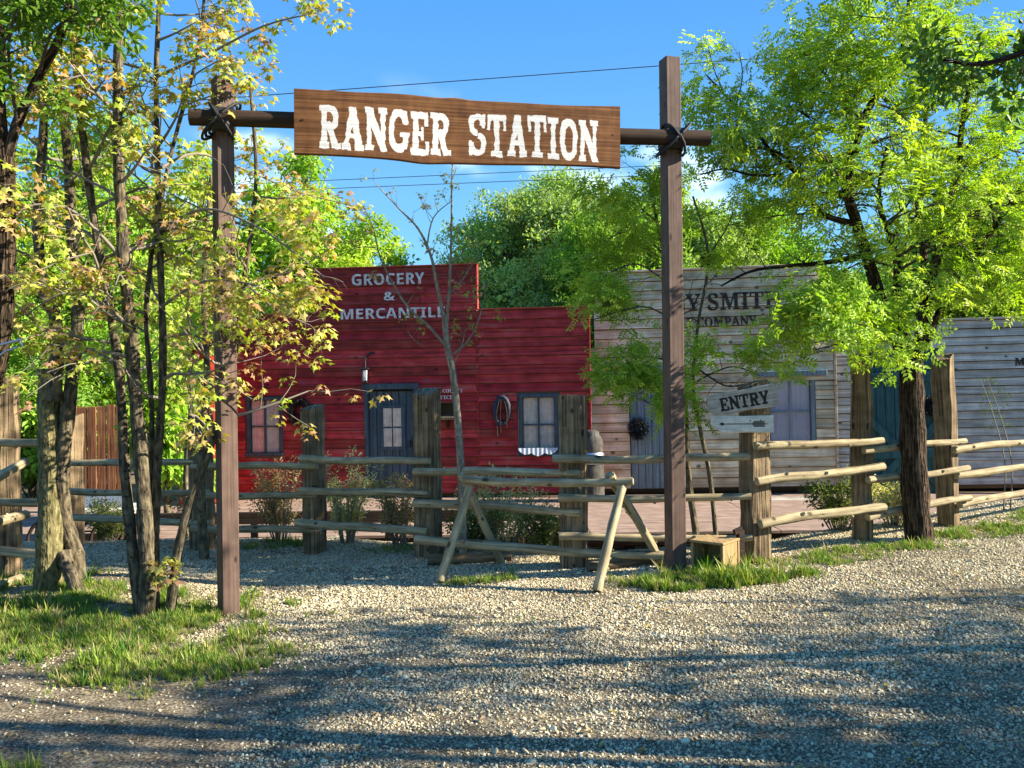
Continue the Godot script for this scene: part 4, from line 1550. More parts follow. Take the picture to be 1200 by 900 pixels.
func background_trees() -> void:
	var green := [Color(0.15, 0.24, 0.03), Color(0.18, 0.27, 0.035), Color(0.12, 0.20, 0.03)]
	var bright := [Color(0.21, 0.30, 0.035), Color(0.25, 0.32, 0.04), Color(0.16, 0.25, 0.03)]
	var grey := [Color(0.21, 0.27, 0.10), Color(0.24, 0.30, 0.11), Color(0.17, 0.23, 0.08)]
	var B: Mesh = mats.sprig_big
	var N: Mesh = mats.sprig_narrow
	# [px, top_py, depth, radius, low, palette, sprig, clumps, per, label]
	for q in [
		[640.0, 190.0, 27.0, 3.1, 1.2, grey, N, 130, 32, "tall grey-green willowy tree rising behind the red store"],
		[735.0, 235.0, 24.0, 2.6, 1.0, green, N, 100, 32, "leafy green tree behind gap between red and cream buildings"],
		[850.0, 262.0, 29.0, 3.2, 1.0, green, B, 75, 26, "green tree behind the cream building lettering"],
		[800.0, 205.0, 25.0, 2.3, 1.0, grey, N, 100, 30, "airy grey-green tree rising behind the cream building's left half"],
		[905.0, 240.0, 26.0, 2.4, 1.0, green, N, 90, 28, "green tree rising behind the cream building's right half"],
		[365.0, 190.0, 25.0, 2.6, 1.0, bright, B, 90, 28, "rounded bright green tree behind left shoulder of red store"],
		[435.0, 262.0, 27.0, 1.9, 0.8, bright, B, 50, 26, "low bright green tree behind the grocery lettering"],
		[210.0, 175.0, 22.0, 2.6, 0.8, bright, B, 80, 28, "bright green tree standing behind the rust red hut"],
		[90.0, 120.0, 20.0, 3.0, 0.4, green, B, 95, 28, "dense green tree beyond the orange cedar fence"],
		[-20.0, 150.0, 18.0, 2.6, 0.3, bright, B, 80, 28, "yellow-green leafy tree beside end of cedar fence"],
		[200.0, 392.0, 12.6, 0.45, 0.2, bright, B, 20, 22, "low leafy tree filling gap between cedar fence and hut"],
		[40.0, 360.0, 16.0, 1.4, 0.2, green, B, 44, 28, "small bushy green tree between cedar fence and wagon"],
		[1150.0, 215.0, 22.0, 2.6, 1.0, bright, B, 75, 26, "bright green tree behind the pale grey building"],
		[1020.0, 290.0, 28.0, 2.8, 1.0, green, B, 65, 26, "green tree between the cream and grey buildings"],
		[1290.0, 120.0, 20.0, 2.6, 1.0, bright, B, 65, 26, "tall green tree past the grey building"],
		[545.0, 330.0, 32.0, 2.2, 1.0, grey, N, 50, 26, "distant grey-green tree behind the bare sapling"],
	]:
		var px: float = q[0]
		var d: float = q[2]
		var base := P(px, 600, d)
		base.y = ground_y(base.x, base.z)
		var top := P(px, q[1], d)
		crown_tree("leafy_tree", q[9], base, top.y - base.y, q[3], q[4], q[7], q[8], q[6], 0.8 if d < 21 else 1.0, q[5], "trees behind the buildings")

# ------------------------------------------------------------------ gate with hanging sign
func gate() -> void:
	var l := P(268, 720, 6.0)
	l.y = ground_y(l.x, l.z)
	var r := P(792, 672, 6.6)
	r.y = ground_y(r.x, r.z)
	var g := thing("gateway", "tall brown gateway of two square posts and round crossbeam", "gateway", (l + r) * 0.5)
	var o := g.position
	var m := MB.new()
	var hl := P(262, 92, 6.0).y - l.y
	m.box(Transform3D(Basis.IDENTITY, Vector3(0, hl * 0.5 - 0.15, 0)), Vector3(0.122, hl + 0.3, 0.122), 0.006)
	part("post", m.mesh(), mats.gate, g, Transform3D(Basis.from_euler(Vector3(0, deg_to_rad(36), 0)), l - o))
	m = MB.new()
	var hr := P(786, 69, 6.6).y - r.y
	m.box(Transform3D(Basis.IDENTITY, Vector3(0, hr * 0.5 - 0.15, 0)), Vector3(0.125, hr + 0.3, 0.125), 0.006)
	part("post", m.mesh(), mats.gate, g, Transform3D(Basis.from_euler(Vector3(0, deg_to_rad(17), 0)), r - o))
	var dir := (r - l)
	dir.y = 0
	dir = dir.normalized()
	var nrm := Vector3(-dir.z, 0, dir.x)
	if nrm.z < 0: nrm = -nrm
	var bl := P(225, 140, 5.95) + nrm * 0.10
	var br := P(824, 170, 6.63) + nrm * 0.10
	bl.y = (bl.y + br.y) * 0.5 + 0.0
	br.y = bl.y
	m = MB.new()
	var path := []
	for k in 12:
		var t := k / 11.0
		path.append(bl.lerp(br, t) - o + Vector3(0, 0.012 * sin(t * 7.0), 0))
	m.tube(path, ramp(12, 0.055, 0.060), 14, true, 0.02, rng)
	part("crossbeam", m.mesh(), mats.beam, g)
	# lashings
	for e in [[l, 0.05], [r, 0.05]]:
		var c: Vector3 = e[0]
		var q := Vector3(c.x, bl.y, c.z) - o
		for k in 5:
			var mm := MB.new()
			var pp := []
			var s := 1.0 if k % 2 == 0 else -1.0
			for j in 17:
				var a := TAU * j / 16.0
				# loop round post and beam, slanting
				pp.append(q + nrm * (0.055 + cos(a) * 0.135) + dir * (sin(a) * 0.02 + s * (k - 2) * 0.012 + s * sin(a) * 0.085) + Vector3.UP * (sin(a) * 0.105 + (k - 2) * 0.01))
			mm.tube(pp, ramp(17, 0.010, 0.010), 6, false)
			part("lashing", mm.mesh(), mats.black, g)
		var strap := MB.new()
		strap.box(Transform3D(Basis(dir, Vector3.UP, nrm), q + nrm * 0.04), Vector3(0.165, 0.15, 0.25), 0.03)
		part("strap", strap.mesh(), mats.black, g)
	# hanging plank
	var sl := P(347, 186, 6.09) + nrm * 0.19
	var sr := P(727, 201, 6.52) + nrm * 0.19
	var L := Vector2(sr.x - sl.x, sr.z - sl.z).length() * 0.972
	var n := 48
	var tops := []
	var bots := []
	for i in n + 1:
		var t := float(i) / n
		var f := 0.0
		f += 0.010 * sin(t * 6.0 + 0.5) + 0.012 * exp(-pow((t - 0.48) / 0.03, 2.0)) - 0.010 * exp(-pow((t - 0.2) / 0.1, 2.0))
		tops.append(0.462 + f - 0.010 * sin(t * 17.0) * 0.35)
		bots.append(0.005 - 0.014 * exp(-pow((t - 0.38) / 0.06, 2.0)) * 0.9 + 0.008 * sin(t * 8.0 + 1.0))
	var im := board_image(1400, 280, 401, Color(0.33, 0.205, 0.115), Color(0.56, 0.385, 0.235))
	var white := Color(0.90, 0.885, 0.85)
	paint_word(im, "RANGER", 102, 62, 548, 176, white, 3, 0.05, 8.0)
	paint_word(im, "STATION", 728, 62, 570, 176, white, 8, 0.05, 4.0)
	var sm := StandardMaterial3D.new()
	sm.albedo_texture = ImageTexture.create_from_image(im)
	sm.roughness = 0.8
	sm.metallic_specular = 0.3
	var hb := board_image(700, 140, 405, Color(0.2, 0.2, 0.2), Color(0.9, 0.9, 0.9))
	sm.heightmap_enabled = true
	sm.heightmap_texture = ImageTexture.create_from_image(hb)
	sm.heightmap_scale = 0.35
	var s := thing("ranger_station_sign", "long brown wooden sign lettered in white hanging on the crossbeam", "sign", sl)
	s.position.y = (P(347, 186, 6.0).y + P(727, 201, 6.4).y) * 0.5
	s.rotation.y = atan2(-(sr.z - sl.z), sr.x - sl.x)
	s.rotation.z = -0.008
	part("board", sign_plank(L, tops, bots, 0.035, [0, 0], 1.0, 0.010), sm, s)
	for x in [0.06, L - 0.06]:
		var bm := MB.new()
		bm.tube([Vector3(x, 0.25, 0.012), Vector3(x, 0.25, 0.024)], [0.010, 0.008], 8)
		part("bolt", bm.mesh(), mats.beam, s)

# ------------------------------------------------------------------ rail fences
func fences() -> void:
	# along the store, running to the ENTRY post
	var f := thing("rail_fence", "weathered rail fence on square timber posts before the red store", "fence", on_ground(-0.6, -7.8))
	var M: Material = mats.post
	add_post(f, 85, 640, 488, 8.9, 0.21, 0.17, deg_to_rad(52), M, 1)
	add_post(f, 237, 646, 483, 8.5, 0.20, 0.20, deg_to_rad(62), M, 2)
	add_post(f, 369, 645, 477, 8.2, 0.19, 0.18, deg_to_rad(52), M, 3)
	add_post(f, 502, 655, 459, 7.75, 0.21, 0.21, deg_to_rad(68), M, 4, 0.03)
	add_post(f, 673, 670, 463, 7.0, 0.23, 0.22, deg_to_rad(80), M, 5, 0.0)
	var R: Material = mats.rail
	# from the left: three rails each bay; [px0,py0,d0, px1,py1,d1, r]
	for q in [
		[75, 541, 8.75, 245, 543, 8.4, .040], [75, 576, 8.75, 245, 578, 8.4, .040], [75, 607, 8.75, 245, 612, 8.4, .044],
		[225, 547, 8.35, 371, 546, 8.05, .041], [225, 581, 8.35, 369, 580, 8.05, .041], [225, 619, 8.35, 370, 621, 8.05, .044],
		[352, 538, 8.02, 503, 541, 7.6, .042], [352, 575, 8.02, 501, 579, 7.6, .042], [348, 612, 8.02, 500, 624, 7.6, .048],
		[486, 552, 7.58, 679, 555, 6.86, .042], [486, 589, 7.58, 680, 600, 6.86, .044],
		[648, 538, 6.84, 878, 536, 6.80, .040], [655, 585, 6.84, 879, 582, 6.80, .036], [656, 630, 6.84, 880, 630, 6.80, .036],
	]:
		add_log("rail", f, P(q[0], q[1], q[2]), P(q[3], q[4], q[5]), q[6], R, 0.008)
	# right-hand run, in the sun
	var g := thing("sunlit_rail_fence", "pale sunlit rail fence running from entry post past the locust trunk", "fence", on_ground(3.2, -7.4))
	add_post(g, 886, 658, 449, 6.92, 0.21, 0.17, deg_to_rad(16), mats.post, 6)
	add_post(g, 1011, 634, 415, 7.45, 0.145, 0.16, deg_to_rad(26), mats.post, 7)
	add_post(g, 1112, 614, 417, 8.0, 0.145, 0.17, deg_to_rad(34), mats.post, 8, 0.02, 0.05)
	var far := Vector3(6.3, 0, -9.2)
	far.y = ground_y(far.x, far.z)
	part("post", timber(1.5, 0.2, 0.2, 9), mats.post, g, Transform3D(Basis.from_euler(Vector3(0, 0.6, 0)), far - g.position))
	for q in [
		[886, 524, 6.76, 1034, 516, 7.28, .039], [888, 565, 6.76, 1035, 546, 7.28, .042], [892, 613, 6.76, 1036, 593, 7.28, .046],
		[1013, 527, 7.26, 1131, 517, 7.84, .035], [1018, 563, 7.26, 1134, 549, 7.84, .037], [1017, 604, 7.26, 1137, 583, 7.84, .040],
	]:
		add_log("rail", g, P(q[0], q[1], q[2]), P(q[3], q[4], q[5]), q[6], mats.rail, 0.008)
	for q in [[1118, 528, 7.86, 519], [1121, 556, 7.86, 548], [1125, 591, 7.86, 578]]:
		var a := P(q[0], q[1], q[2])
		var b2 := P(1200, q[3], 8.35)
		add_log("rail", g, a, a + (b2 - a) * 2.2, 0.040, mats.rail, 0.010)
	# near left run with a bay turning towards the viewer
	var h := thing("corner_rail_fence", "grey weathered corner of rail fence beside the split trunk", "fence", on_ground(-4.4, -7.3))
	add_post(h, 12, 668, 442, 7.3, 0.17, 0.18, deg_to_rad(24), mats.post, 10)
	var w2 := Vector3(-6.2, 0, -5.5)
	w2.y = ground_y(w2.x, w2.z)
	part("post", timber(1.5, 0.2, 0.2, 12), mats.post, h, Transform3D(Basis.from_euler(Vector3(0, 0.4, 0)), w2 - h.position))
	for q in [[518, .045], [588, .045], [650, .05]]:
		var e := P(44, q[0], 7.12)
		add_log("rail", h, e + Vector3(-2.2, 0.09, -0.35), e, q[1], mats.rail, 0.014)
	for q in [[542, 559], [604, 611], [676, 686]]:
		var e := P(30, q[0], 7.05)
		var s := P(0, q[1], 6.65)
		add_log("rail", h, e, e + (s - e) * 5.5, 0.043, mats.rail, 0.006)
	var lp := P(-150, 640, 7.7)
	lp.y = ground_y(lp.x, lp.z)
	part("post", timber(1.5, 0.2, 0.2, 13), mats.post, h, Transform3D(Basis.from_euler(Vector3(0, 0.2, 0)), lp - h.position))

func trestle() -> void:
	var c := on_ground(0.1, -6.5)
	var t := thing("sawhorse_barrier", "sawhorse barrier of peeled poles standing before the fence", "sawhorse", c)
	var R: Material = mats.rail
	var gfix := func(p: Vector3, up: float) -> Vector3: return Vector3(p.x, ground_y(p.x, p.z) + up, p.z)
	# left pair
	var lf: Vector3 = gfix.call(P(516, 677, 6.65), 0.02)
	add_log("leg", t, lf, P(552, 566, 6.92), 0.042, R, 0.004)
	var lb: Vector3 = gfix.call(P(588, 645, 7.2), 0.0)
	add_log("leg", t, P(541, 556, 6.98), lb, 0.040, R, 0.004)
	# right pair
	var rf: Vector3 = gfix.call(P(700, 694, 6.12), 0.02)
	add_log("leg", t, rf, P(729, 570, 6.45), 0.042, R, 0.004)
	var rb: Vector3 = gfix.call(P(776, 655, 6.85), 0.02)
	add_log("leg", t, P(714, 556, 6.52), rb, 0.042, R, 0.004)
	# bars
	add_log("top_bar", t, P(543, 563, 6.90), P(741, 566, 6.45), 0.040, R, 0.010)
	add_log("low_bar", t, P(487, 634, 7.15), P(777, 652, 6.78), 0.046, R, 0.008)
	# loose logs on the ground
	for q in [[P(503, 655, 7.3), P(598, 648, 7.3), 0.055, "short grey log lying under left end of sawhorse"], [P(690, 663, 6.75), P(783, 658, 6.95), 0.055, "dark log lying on gravel beside right gate post"]]:
		var a: Vector3 = gfix.call(q[0], 0.045)
		var b: Vector3 = gfix.call(q[1], 0.045)
		var n := thing("log", q[3], "log", gfix.call(a, 0.0))
		add_log("trunk_piece", n, a, b, q[2], mats.post_log, 0.006)

# ------------------------------------------------------------------ ENTRY and arrow boards
func entry_signs() -> void:
	var im := board_image(400, 130, 501, Color(0.50, 0.45, 0.38), Color(0.80, 0.75, 0.66))
	paint_word(im, "ENTRY", 70, 30, 285, 76, Color(0.13, 0.075, 0.055), 21, 0.03)
	var m := StandardMaterial3D.new()
	m.albedo_texture = ImageTexture.create_from_image(im)
	m.roughness = 0.85
	var a := thing("entry_sign", "tilted weathered board lettered ENTRY nailed to fence post", "sign", P(832, 489, 6.72))
	var L := 0.53
	var n := 12
	var tops := []
	var bots := []
	for i in n + 1:
		var x := float(i) / n
		tops.append(0.172 + 0.004 * sin(x * 9.0) - (0.03 if i == 0 else 0.0))
		bots.append(0.003 * sin(x * 13.0) + (0.05 if i == 0 else 0.0))
	a.rotation = Vector3(0, deg_to_rad(-9), 0.172)
	part("board", sign_plank(L, tops, bots, 0.034), m, a)
	var im2 := board_image(400, 120, 511, Color(0.70, 0.67, 0.59), Color(0.93, 0.90, 0.82))
	var ink := Color(0.17, 0.15, 0.11)
	for x in range(50, 360):
		for y in 120:
			var fx := x - 50.0
			var dy := absf(y - 58.0)
			var on := dy < 3.6 and fx > 20.0
			if fx < 40.0 and dy < minf(fx * 0.55, (40.0 - fx) * 0.95):
				on = true
			if fx > 212.0 and fx < 300.0:
				var k := fx - 212.0
				var wid := minf(22.0, k * 1.4)
				if dy < wid and k < 84.0 - dy * -0.0 - absf(sin(dy * 0.55)) * 10.0 + dy * 0.4:
					on = dy < 2.0 or int(k + dy * 0.9) % 11 > 1
			if on:
				im2.set_pixel(x, y, im2.get_pixel(x, y).lerp(ink, 0.9))
	var m2 := StandardMaterial3D.new()
	m2.albedo_texture = ImageTexture.create_from_image(im2)
	m2.roughness = 0.85
	var b := thing("arrow_sign", "pale board with long arrow pointing left under ENTRY board", "sign", P(833, 507, 6.72))
	tops = []
	bots = []
	for i in n + 1:
		var x := float(i) / n
		tops.append(0.132 + 0.002 * sin(x * 9.0))
		bots.append(0.002 * sin(x * 13.0) + maxf(0.0, 0.06 - i * 0.03))
	b.rotation = Vector3(0, deg_to_rad(-9), 0.0)
	part("board", sign_plank(0.475, tops, bots, 0.030), m2, b)
	for e in [[a, 0.09], [b, 0.065]]:
		for x in [0.30, 0.38]:
			var bm := MB.new()
			bm.tube([Vector3(x, e[1] + 0.03, 0.014), Vector3(x, e[1] + 0.03, 0.022)], [0.006, 0.005], 6)
			part("nail", bm.mesh(), mats.black, e[0])

# ------------------------------------------------------------------ trees at the left
func stem(m: MB, pts: Array, r0: float, r1: float, lump := 0.06, sides := 10) -> Array:
	var c := curve(pts, 5)
	m.tube(c, ramp(c.size(), r0, r1), sides, true, lump, rng)
	return c

func left_trees() -> void:
	var young := [Color(0.42, 0.40, 0.09), Color(0.48, 0.42, 0.12), Color(0.48, 0.36, 0.12), Color(0.48, 0.33, 0.13), Color(0.46, 0.25, 0.13)]
	var lime := [Color(0.36, 0.42, 0.06), Color(0.42, 0.44, 0.09), Color(0.30, 0.38, 0.05)]
	var dark := [Color(0.10, 0.19, 0.02), Color(0.13, 0.22, 0.025)]
	# clump of maples
	var d := 5.9
	var base := P(172, 728, d)
	base.y = ground_y(base.x, base.z)
	var t := thing("maple_clump", "multi-stemmed young maple with orange and lime spring leaves", "tree", base)
	var off := -base
	var specs := [
		[[[166, 735, 5.9], [155, 640, 5.9], [147, 560, 5.92], [138, 420, 5.95], [112, 270, 6.0], [92, 110, 6.0], [86, -20, 6.0]], .052, .03],
		[[[172, 735, 5.9], [172, 650, 5.88], [165, 540, 5.85], [152, 380, 5.8], [141, 240, 5.8], [138, 90, 5.8], [143, -40, 5.8]], .075, .036],
		[[[182, 735, 5.95], [181, 640, 6.0], [185, 540, 6.0], [191, 420, 6.05], [186, 250, 6.1], [183, 100, 6.1], [188, -30, 6.1]], .046, .02],
		[[[198, 730, 5.95], [208, 650, 5.95], [222, 590, 5.95], [248, 520, 6.0], [272, 430, 6.05], [286, 330, 6.1], [300, 210, 6.15], [292, 90, 6.2]], .045, .014],
		[[[184, 735, 6.0], [176, 620, 6.05], [178, 480, 6.1], [172, 350, 6.15], [196, 200, 6.2], [232, 60, 6.2], [240, -20, 6.2]], .03, .014],
	]
	var twigs := MB.new()
	var leaves := []
	for s in specs:
		var pts := []
		for p in s[0]:
			pts.append(P(p[0], p[1], p[2]) + off)
		pts[0].y = minf(pts[0].y, -0.05)
		var m := MB.new()
		var c := stem(m, pts, s[1] * 0.8, s[2] * 0.72, 0.09)
		part("stem", m.mesh(), mats.pale_bark, t)
		spawn(twigs, c, ramp(c.size(), s[1], s[2]), 13, 0.85, 0.42, 1, leaves, 0.05, 0.3, 0.0, 4)
	# named boughs that reach over the gateway
	for q in [
		[[[188, 360, 6.05], [240, 330, 5.8], [300, 335, 5.6], [345, 360, 5.5]], .012],
		[[[186, 270, 6.1], [240, 245, 5.8], [300, 265, 5.6], [350, 300, 5.5], [380, 325, 5.5]], .012],
		[[[183, 200, 6.1], [230, 180, 6.4], [290, 200, 6.7], [350, 225, 6.9], [430, 245, 7.0]], .012],
		[[[140, 300, 5.8], [90, 250, 5.6], [40, 240, 5.5], [10, 260, 5.4]], .014],
		[[[286, 330, 6.1], [320, 360, 6.0], [355, 378, 5.9]], .010],
		[[[140, 130, 5.8], [90, 100, 5.7], [40, 110, 5.6]], .014],
		[[[183, 90, 6.1], [250, 60, 6.0], [310, 30, 5.9], [370, 15, 5.9]], .012],
		[[[150, 380, 5.8], [110, 350, 5.6], [70, 345, 5.5], [30, 370, 5.5]], .012],
	]:
		var pts := []
		for p in q[0]:
			pts.append(P(p[0], p[1], p[2]) + off)
		var c := stem(twigs, pts, q[1], 0.004, 0.0, 6)
		spawn(twigs, c, ramp(c.size(), q[1], 0.005), 8, 0.42, 0.25, 1, leaves, 0.0, 0.35, -0.02, 3)
	leaves = thin_out(leaves, base, [[340, 95, 740, 207], [380, 295, 560, 345], [395, 345, 560, 385]], 0.0)
	part("branches", twigs.mesh(), mats.twig, t)
	many("crown", leaf_inst(leaves, 0.85, young + lime, 0.9, 0.38, 2, 0.07), mats.sprig_map, mats.leaf, t)
	# sucker leaves near the foot
	var foot := []
	for k in 9:
		foot.append([P(193 + rng.randf_range(-10, 14), 672 + rng.randf_range(-14, 18), 5.8) + off, Vector3.UP])
	many("basal_shoots", leaf_inst(foot, 0.9, young, 0.9, 1.0, 1, 0.02), mats.sprig_map, mats.leaf, t)

	# split trunk at the corner of the fence
	base = P(58, 698, 6.5)
	base.y = ground_y(base.x, base.z)
	t = thing("split_trunk_tree", "old split-trunk tree with moss at the fence corner", "tree", base)
	off = -base
	var q2 := func(l: Array) -> Array:
		var o := []
		for p in l:
			o.append(P(p[0], p[1], p[2]) + off)
		return o
	var tm := MB.new()
	stem(tm, q2.call([[56, 712, 6.5], [58, 640, 6.5], [60, 560, 6.5], [58, 500, 6.5], [57, 432, 6.5]]), .105, .075, 0.08, 14)
	part("trunk", tm.mesh(), mats.mossy, t)
	tm = MB.new()
	stem(tm, q2.call([[92, 690, 6.6], [88, 650, 6.6], [76, 610, 6.55], [72, 560, 6.5], [80, 480, 6.5], [90, 390, 6.5], [91, 330, 6.45], [84, 280, 6.4], [80, 190, 6.4], [70, 90, 6.4]]), .07, .03, 0.07, 10)
	part("stem", tm.mesh(), mats.pale_bark, t)
	var c3 := MB.new()
	var cc := stem(c3, q2.call([[64, 470, 6.45], [66, 420, 6.45], [64, 370, 6.45], [52, 345, 6.4], [44, 250, 6.4], [52, 120, 6.4], [40, -20, 6.4]]), .055, .025, 0.07, 10)
	part("stem", c3.mesh(), mats.pale_bark, t)
	tm = MB.new()
	stem(tm, q2.call([[74, 650, 6.5], [95, 700, 6.25], [125, 716, 6.05], [150, 735, 5.9]]), .06, .02, 0.1, 8)
	part("root", tm.mesh(), mats.pale_bark, t)
	tm = MB.new()
	leaves = []
	spawn(tm, cc, ramp(cc.size(), .05, .025), 14, 0.9, 0.45, 1, leaves, 0.1, 0.3, 0.0, 4)
	part("branches", tm.mesh(), mats.twig, t)
	many("crown", leaf_inst(leaves, 1.05, lime, 0.9, 0.75, 1, 0.05), mats.sprig_map, mats.leaf, t)

	# dark tree leaning in at the edge
	base = P(-75, 760, 5.3)
	base.y = ground_y(base.x, base.z)
	t = thing("leaning_dark_tree", "dark-barked tree leaning in beside the corner fence", "tree", base)
	var lean_base := base
	q2 = func(l: Array) -> Array:
		var o := []
		for p in l:
			o.append(P(p[0], p[1], p[2]) - lean_base)
		return o
	tm = MB.new()
	stem(tm, q2.call([[-78, 770, 5.3], [-45, 600, 5.3], [-14, 460, 5.3], [1, 380, 5.3], [6, 280, 5.3], [6, 185, 5.3]]), .085, .055, 0.06)
	stem(tm, q2.call([[6, 200, 5.3], [20, 145, 5.3], [45, 90, 5.3], [72, 38, 5.2], [90, -40, 5.2]]), .034, .022, 0.05)
	stem(tm, q2.call([[6, 200, 5.3], [-2, 120, 5.3], [0, 60, 5.3], [-10, -50, 5.3]]), .045, .03, 0.05)
	part("trunk", tm.mesh(), mats.dark_bark, t)
	tm = MB.new()
	leaves = []
	for l in [[[72, 38, 5.2], [100, 10, 5.0], [130, 15, 4.9]], [[45, 90, 5.3], [60, 40, 5.0], [85, 20, 4.8]], [[0, 60, 5.3], [20, 20, 5.1], [50, 5, 5.0]], [[20, 145, 5.3], [10, 60, 4.9], [20, 10, 4.7]]]:
		var c := stem(tm, q2.call(l), .012, .005, 0.0, 5)
		spawn(tm, c, ramp(c.size(), .012, .005), 8, 0.35, 0.1, 1, leaves, 0.1, 0.35, 0.0, 3)
	part("branches", tm.mesh(), mats.twig_dark, t)
	many("crown", leaf_inst(leaves, 0.55, dark, 0.4, 0.75, 1, 0.05), mats.sprig_small, mats.leaf, t)
	var br := thing("metal_bracket", "small pale metal bracket fixed to the leaning dark trunk", "bracket", P(2, 405, 5.22))
	var bm := MB.new()
	bm.tube([Vector3(-0.03, 0, 0), Vector3(0.13, 0.035, 0.02), Vector3(0.14, -0.01, 0.02)], [0.009, 0.009, 0.007], 6)
	bm.tube([Vector3(-0.03, -0.07, 0), Vector3(0.04, -0.03, 0.01), Vector3(0.11, -0.01, 0.02)], [0.008, 0.008, 0.007], 6)
	part("arm", bm.mesh(), mats.steel, br)

	# dark thin stems behind the gateway
	for q in [[240.0, 8.0, .05, "slender dark tree stem behind the left gate post"], [222.0, 9.6, .04, "thin dark stem growing beside the rust red hut"]]:
		var b := P(q[0], 640, q[1])
		b.y = ground_y(b.x, b.z)
		t = thing("slender_tree", q[3], "tree", b)
		tm = MB.new()
		var h: float = 3.6
		var c := stem(tm, [Vector3(0, -0.1, 0), Vector3(-0.03, 0.8, 0), Vector3(0.04, 1.7, 0), Vector3(0.02, 2.6, 0), Vector3(0.1, h, 0)], q[2], 0.015, 0.05, 8)
		part("trunk", tm.mesh(), mats.grey_bark, t)
		tm = MB.new()
		leaves = []
		spawn(tm, c, ramp(c.size(), 0.03, 0.01), 14, 0.75, 0.45, 1, leaves, 0.2, 0.35, 0.0, 4)
		part("branches", tm.mesh(), mats.twig, t)
		many("crown", leaf_inst(leaves, 1.1, lime, 0.8, 0.8, 1, 0.06), mats.sprig_map, mats.leaf, t)

func sapling() -> void:
	var base := P(543, 648, 7.35)
	base.y = ground_y(base.x, base.z)
	var t := thing("bare_sapling", "slim nearly bare sapling rising behind the sawhorse", "tree", base)
	var q := func(l: Array) -> Array:
		var o := []
		for p in l:
			o.append(P(p[0], p[1], p[2]) - base)
		return o
	var m := MB.new()
	var main := stem(m, q.call([[543, 655, 7.35], [541, 570, 7.35], [537, 500, 7.35], [531, 440, 7.35], [524, 405, 7.35], [521, 370, 7.35]]), .036, .026, 0.04, 9)
	var limbs := [
		[[[524, 408, 7.35], [505, 385, 7.33], [480, 362, 7.3], [462, 335, 7.3], [445, 300, 7.25], [436, 262, 7.2], [420, 235, 7.2]], .016],
		[[[521, 375, 7.35], [512, 335, 7.3], [505, 300, 7.25], [490, 268, 7.2], [468, 245, 7.2], [440, 215, 7.15]], .018],
		[[[523, 385, 7.35], [527, 330, 7.35], [529, 270, 7.4], [530, 200, 7.4], [536, 165, 7.4]], .016],
		[[[531, 415, 7.35], [548, 400, 7.4], [560, 378, 7.4], [566, 355, 7.45], [572, 330, 7.45]], .010],
		[[[522, 350, 7.35], [540, 330, 7.4], [552, 312, 7.4], [560, 300, 7.4]], .009],
		[[[527, 340, 7.35], [545, 348, 7.3], [562, 345, 7.25]], .006],
		[[[500, 290, 7.25], [508, 255, 7.2], [530, 235, 7.2]], .008],
		[[[533, 425, 7.35], [541, 405, 7.3], [546, 385, 7.3]], .006],
		[[[496, 405, 7.3], [485, 398, 7.3], [478, 388, 7.3]], .004],
		[[[440, 290, 7.25], [420, 290, 7.2], [395, 300, 7.2]], .006],
	]
	var leaves := []
	var tw := MB.new()
	part("trunk", m.mesh(), mats.sap_bark, t)
	for l in limbs:
		m = MB.new()
		var c := stem(m, q.call(l[0]), l[1], 0.003, 0.0, 6)
		part("limb", m.mesh(), mats.sap_bark, t)
		spawn(tw, c, ramp(c.size(), l[1], 0.004), 5, 0.26, 0.3, 1, leaves, 0.5, 0.25, 0.1, 2)
	part("twigs", tw.mesh(), mats.sap_bark, t)
	many("leaves", leaf_inst(leaves, 0.45, [Color(0.34, 0.33, 0.06), Color(0.42, 0.24, 0.12), Color(0.28, 0.30, 0.05)], 0.7, 0.28, 1, 0.02), mats.sprig_map, mats.leaf, t)

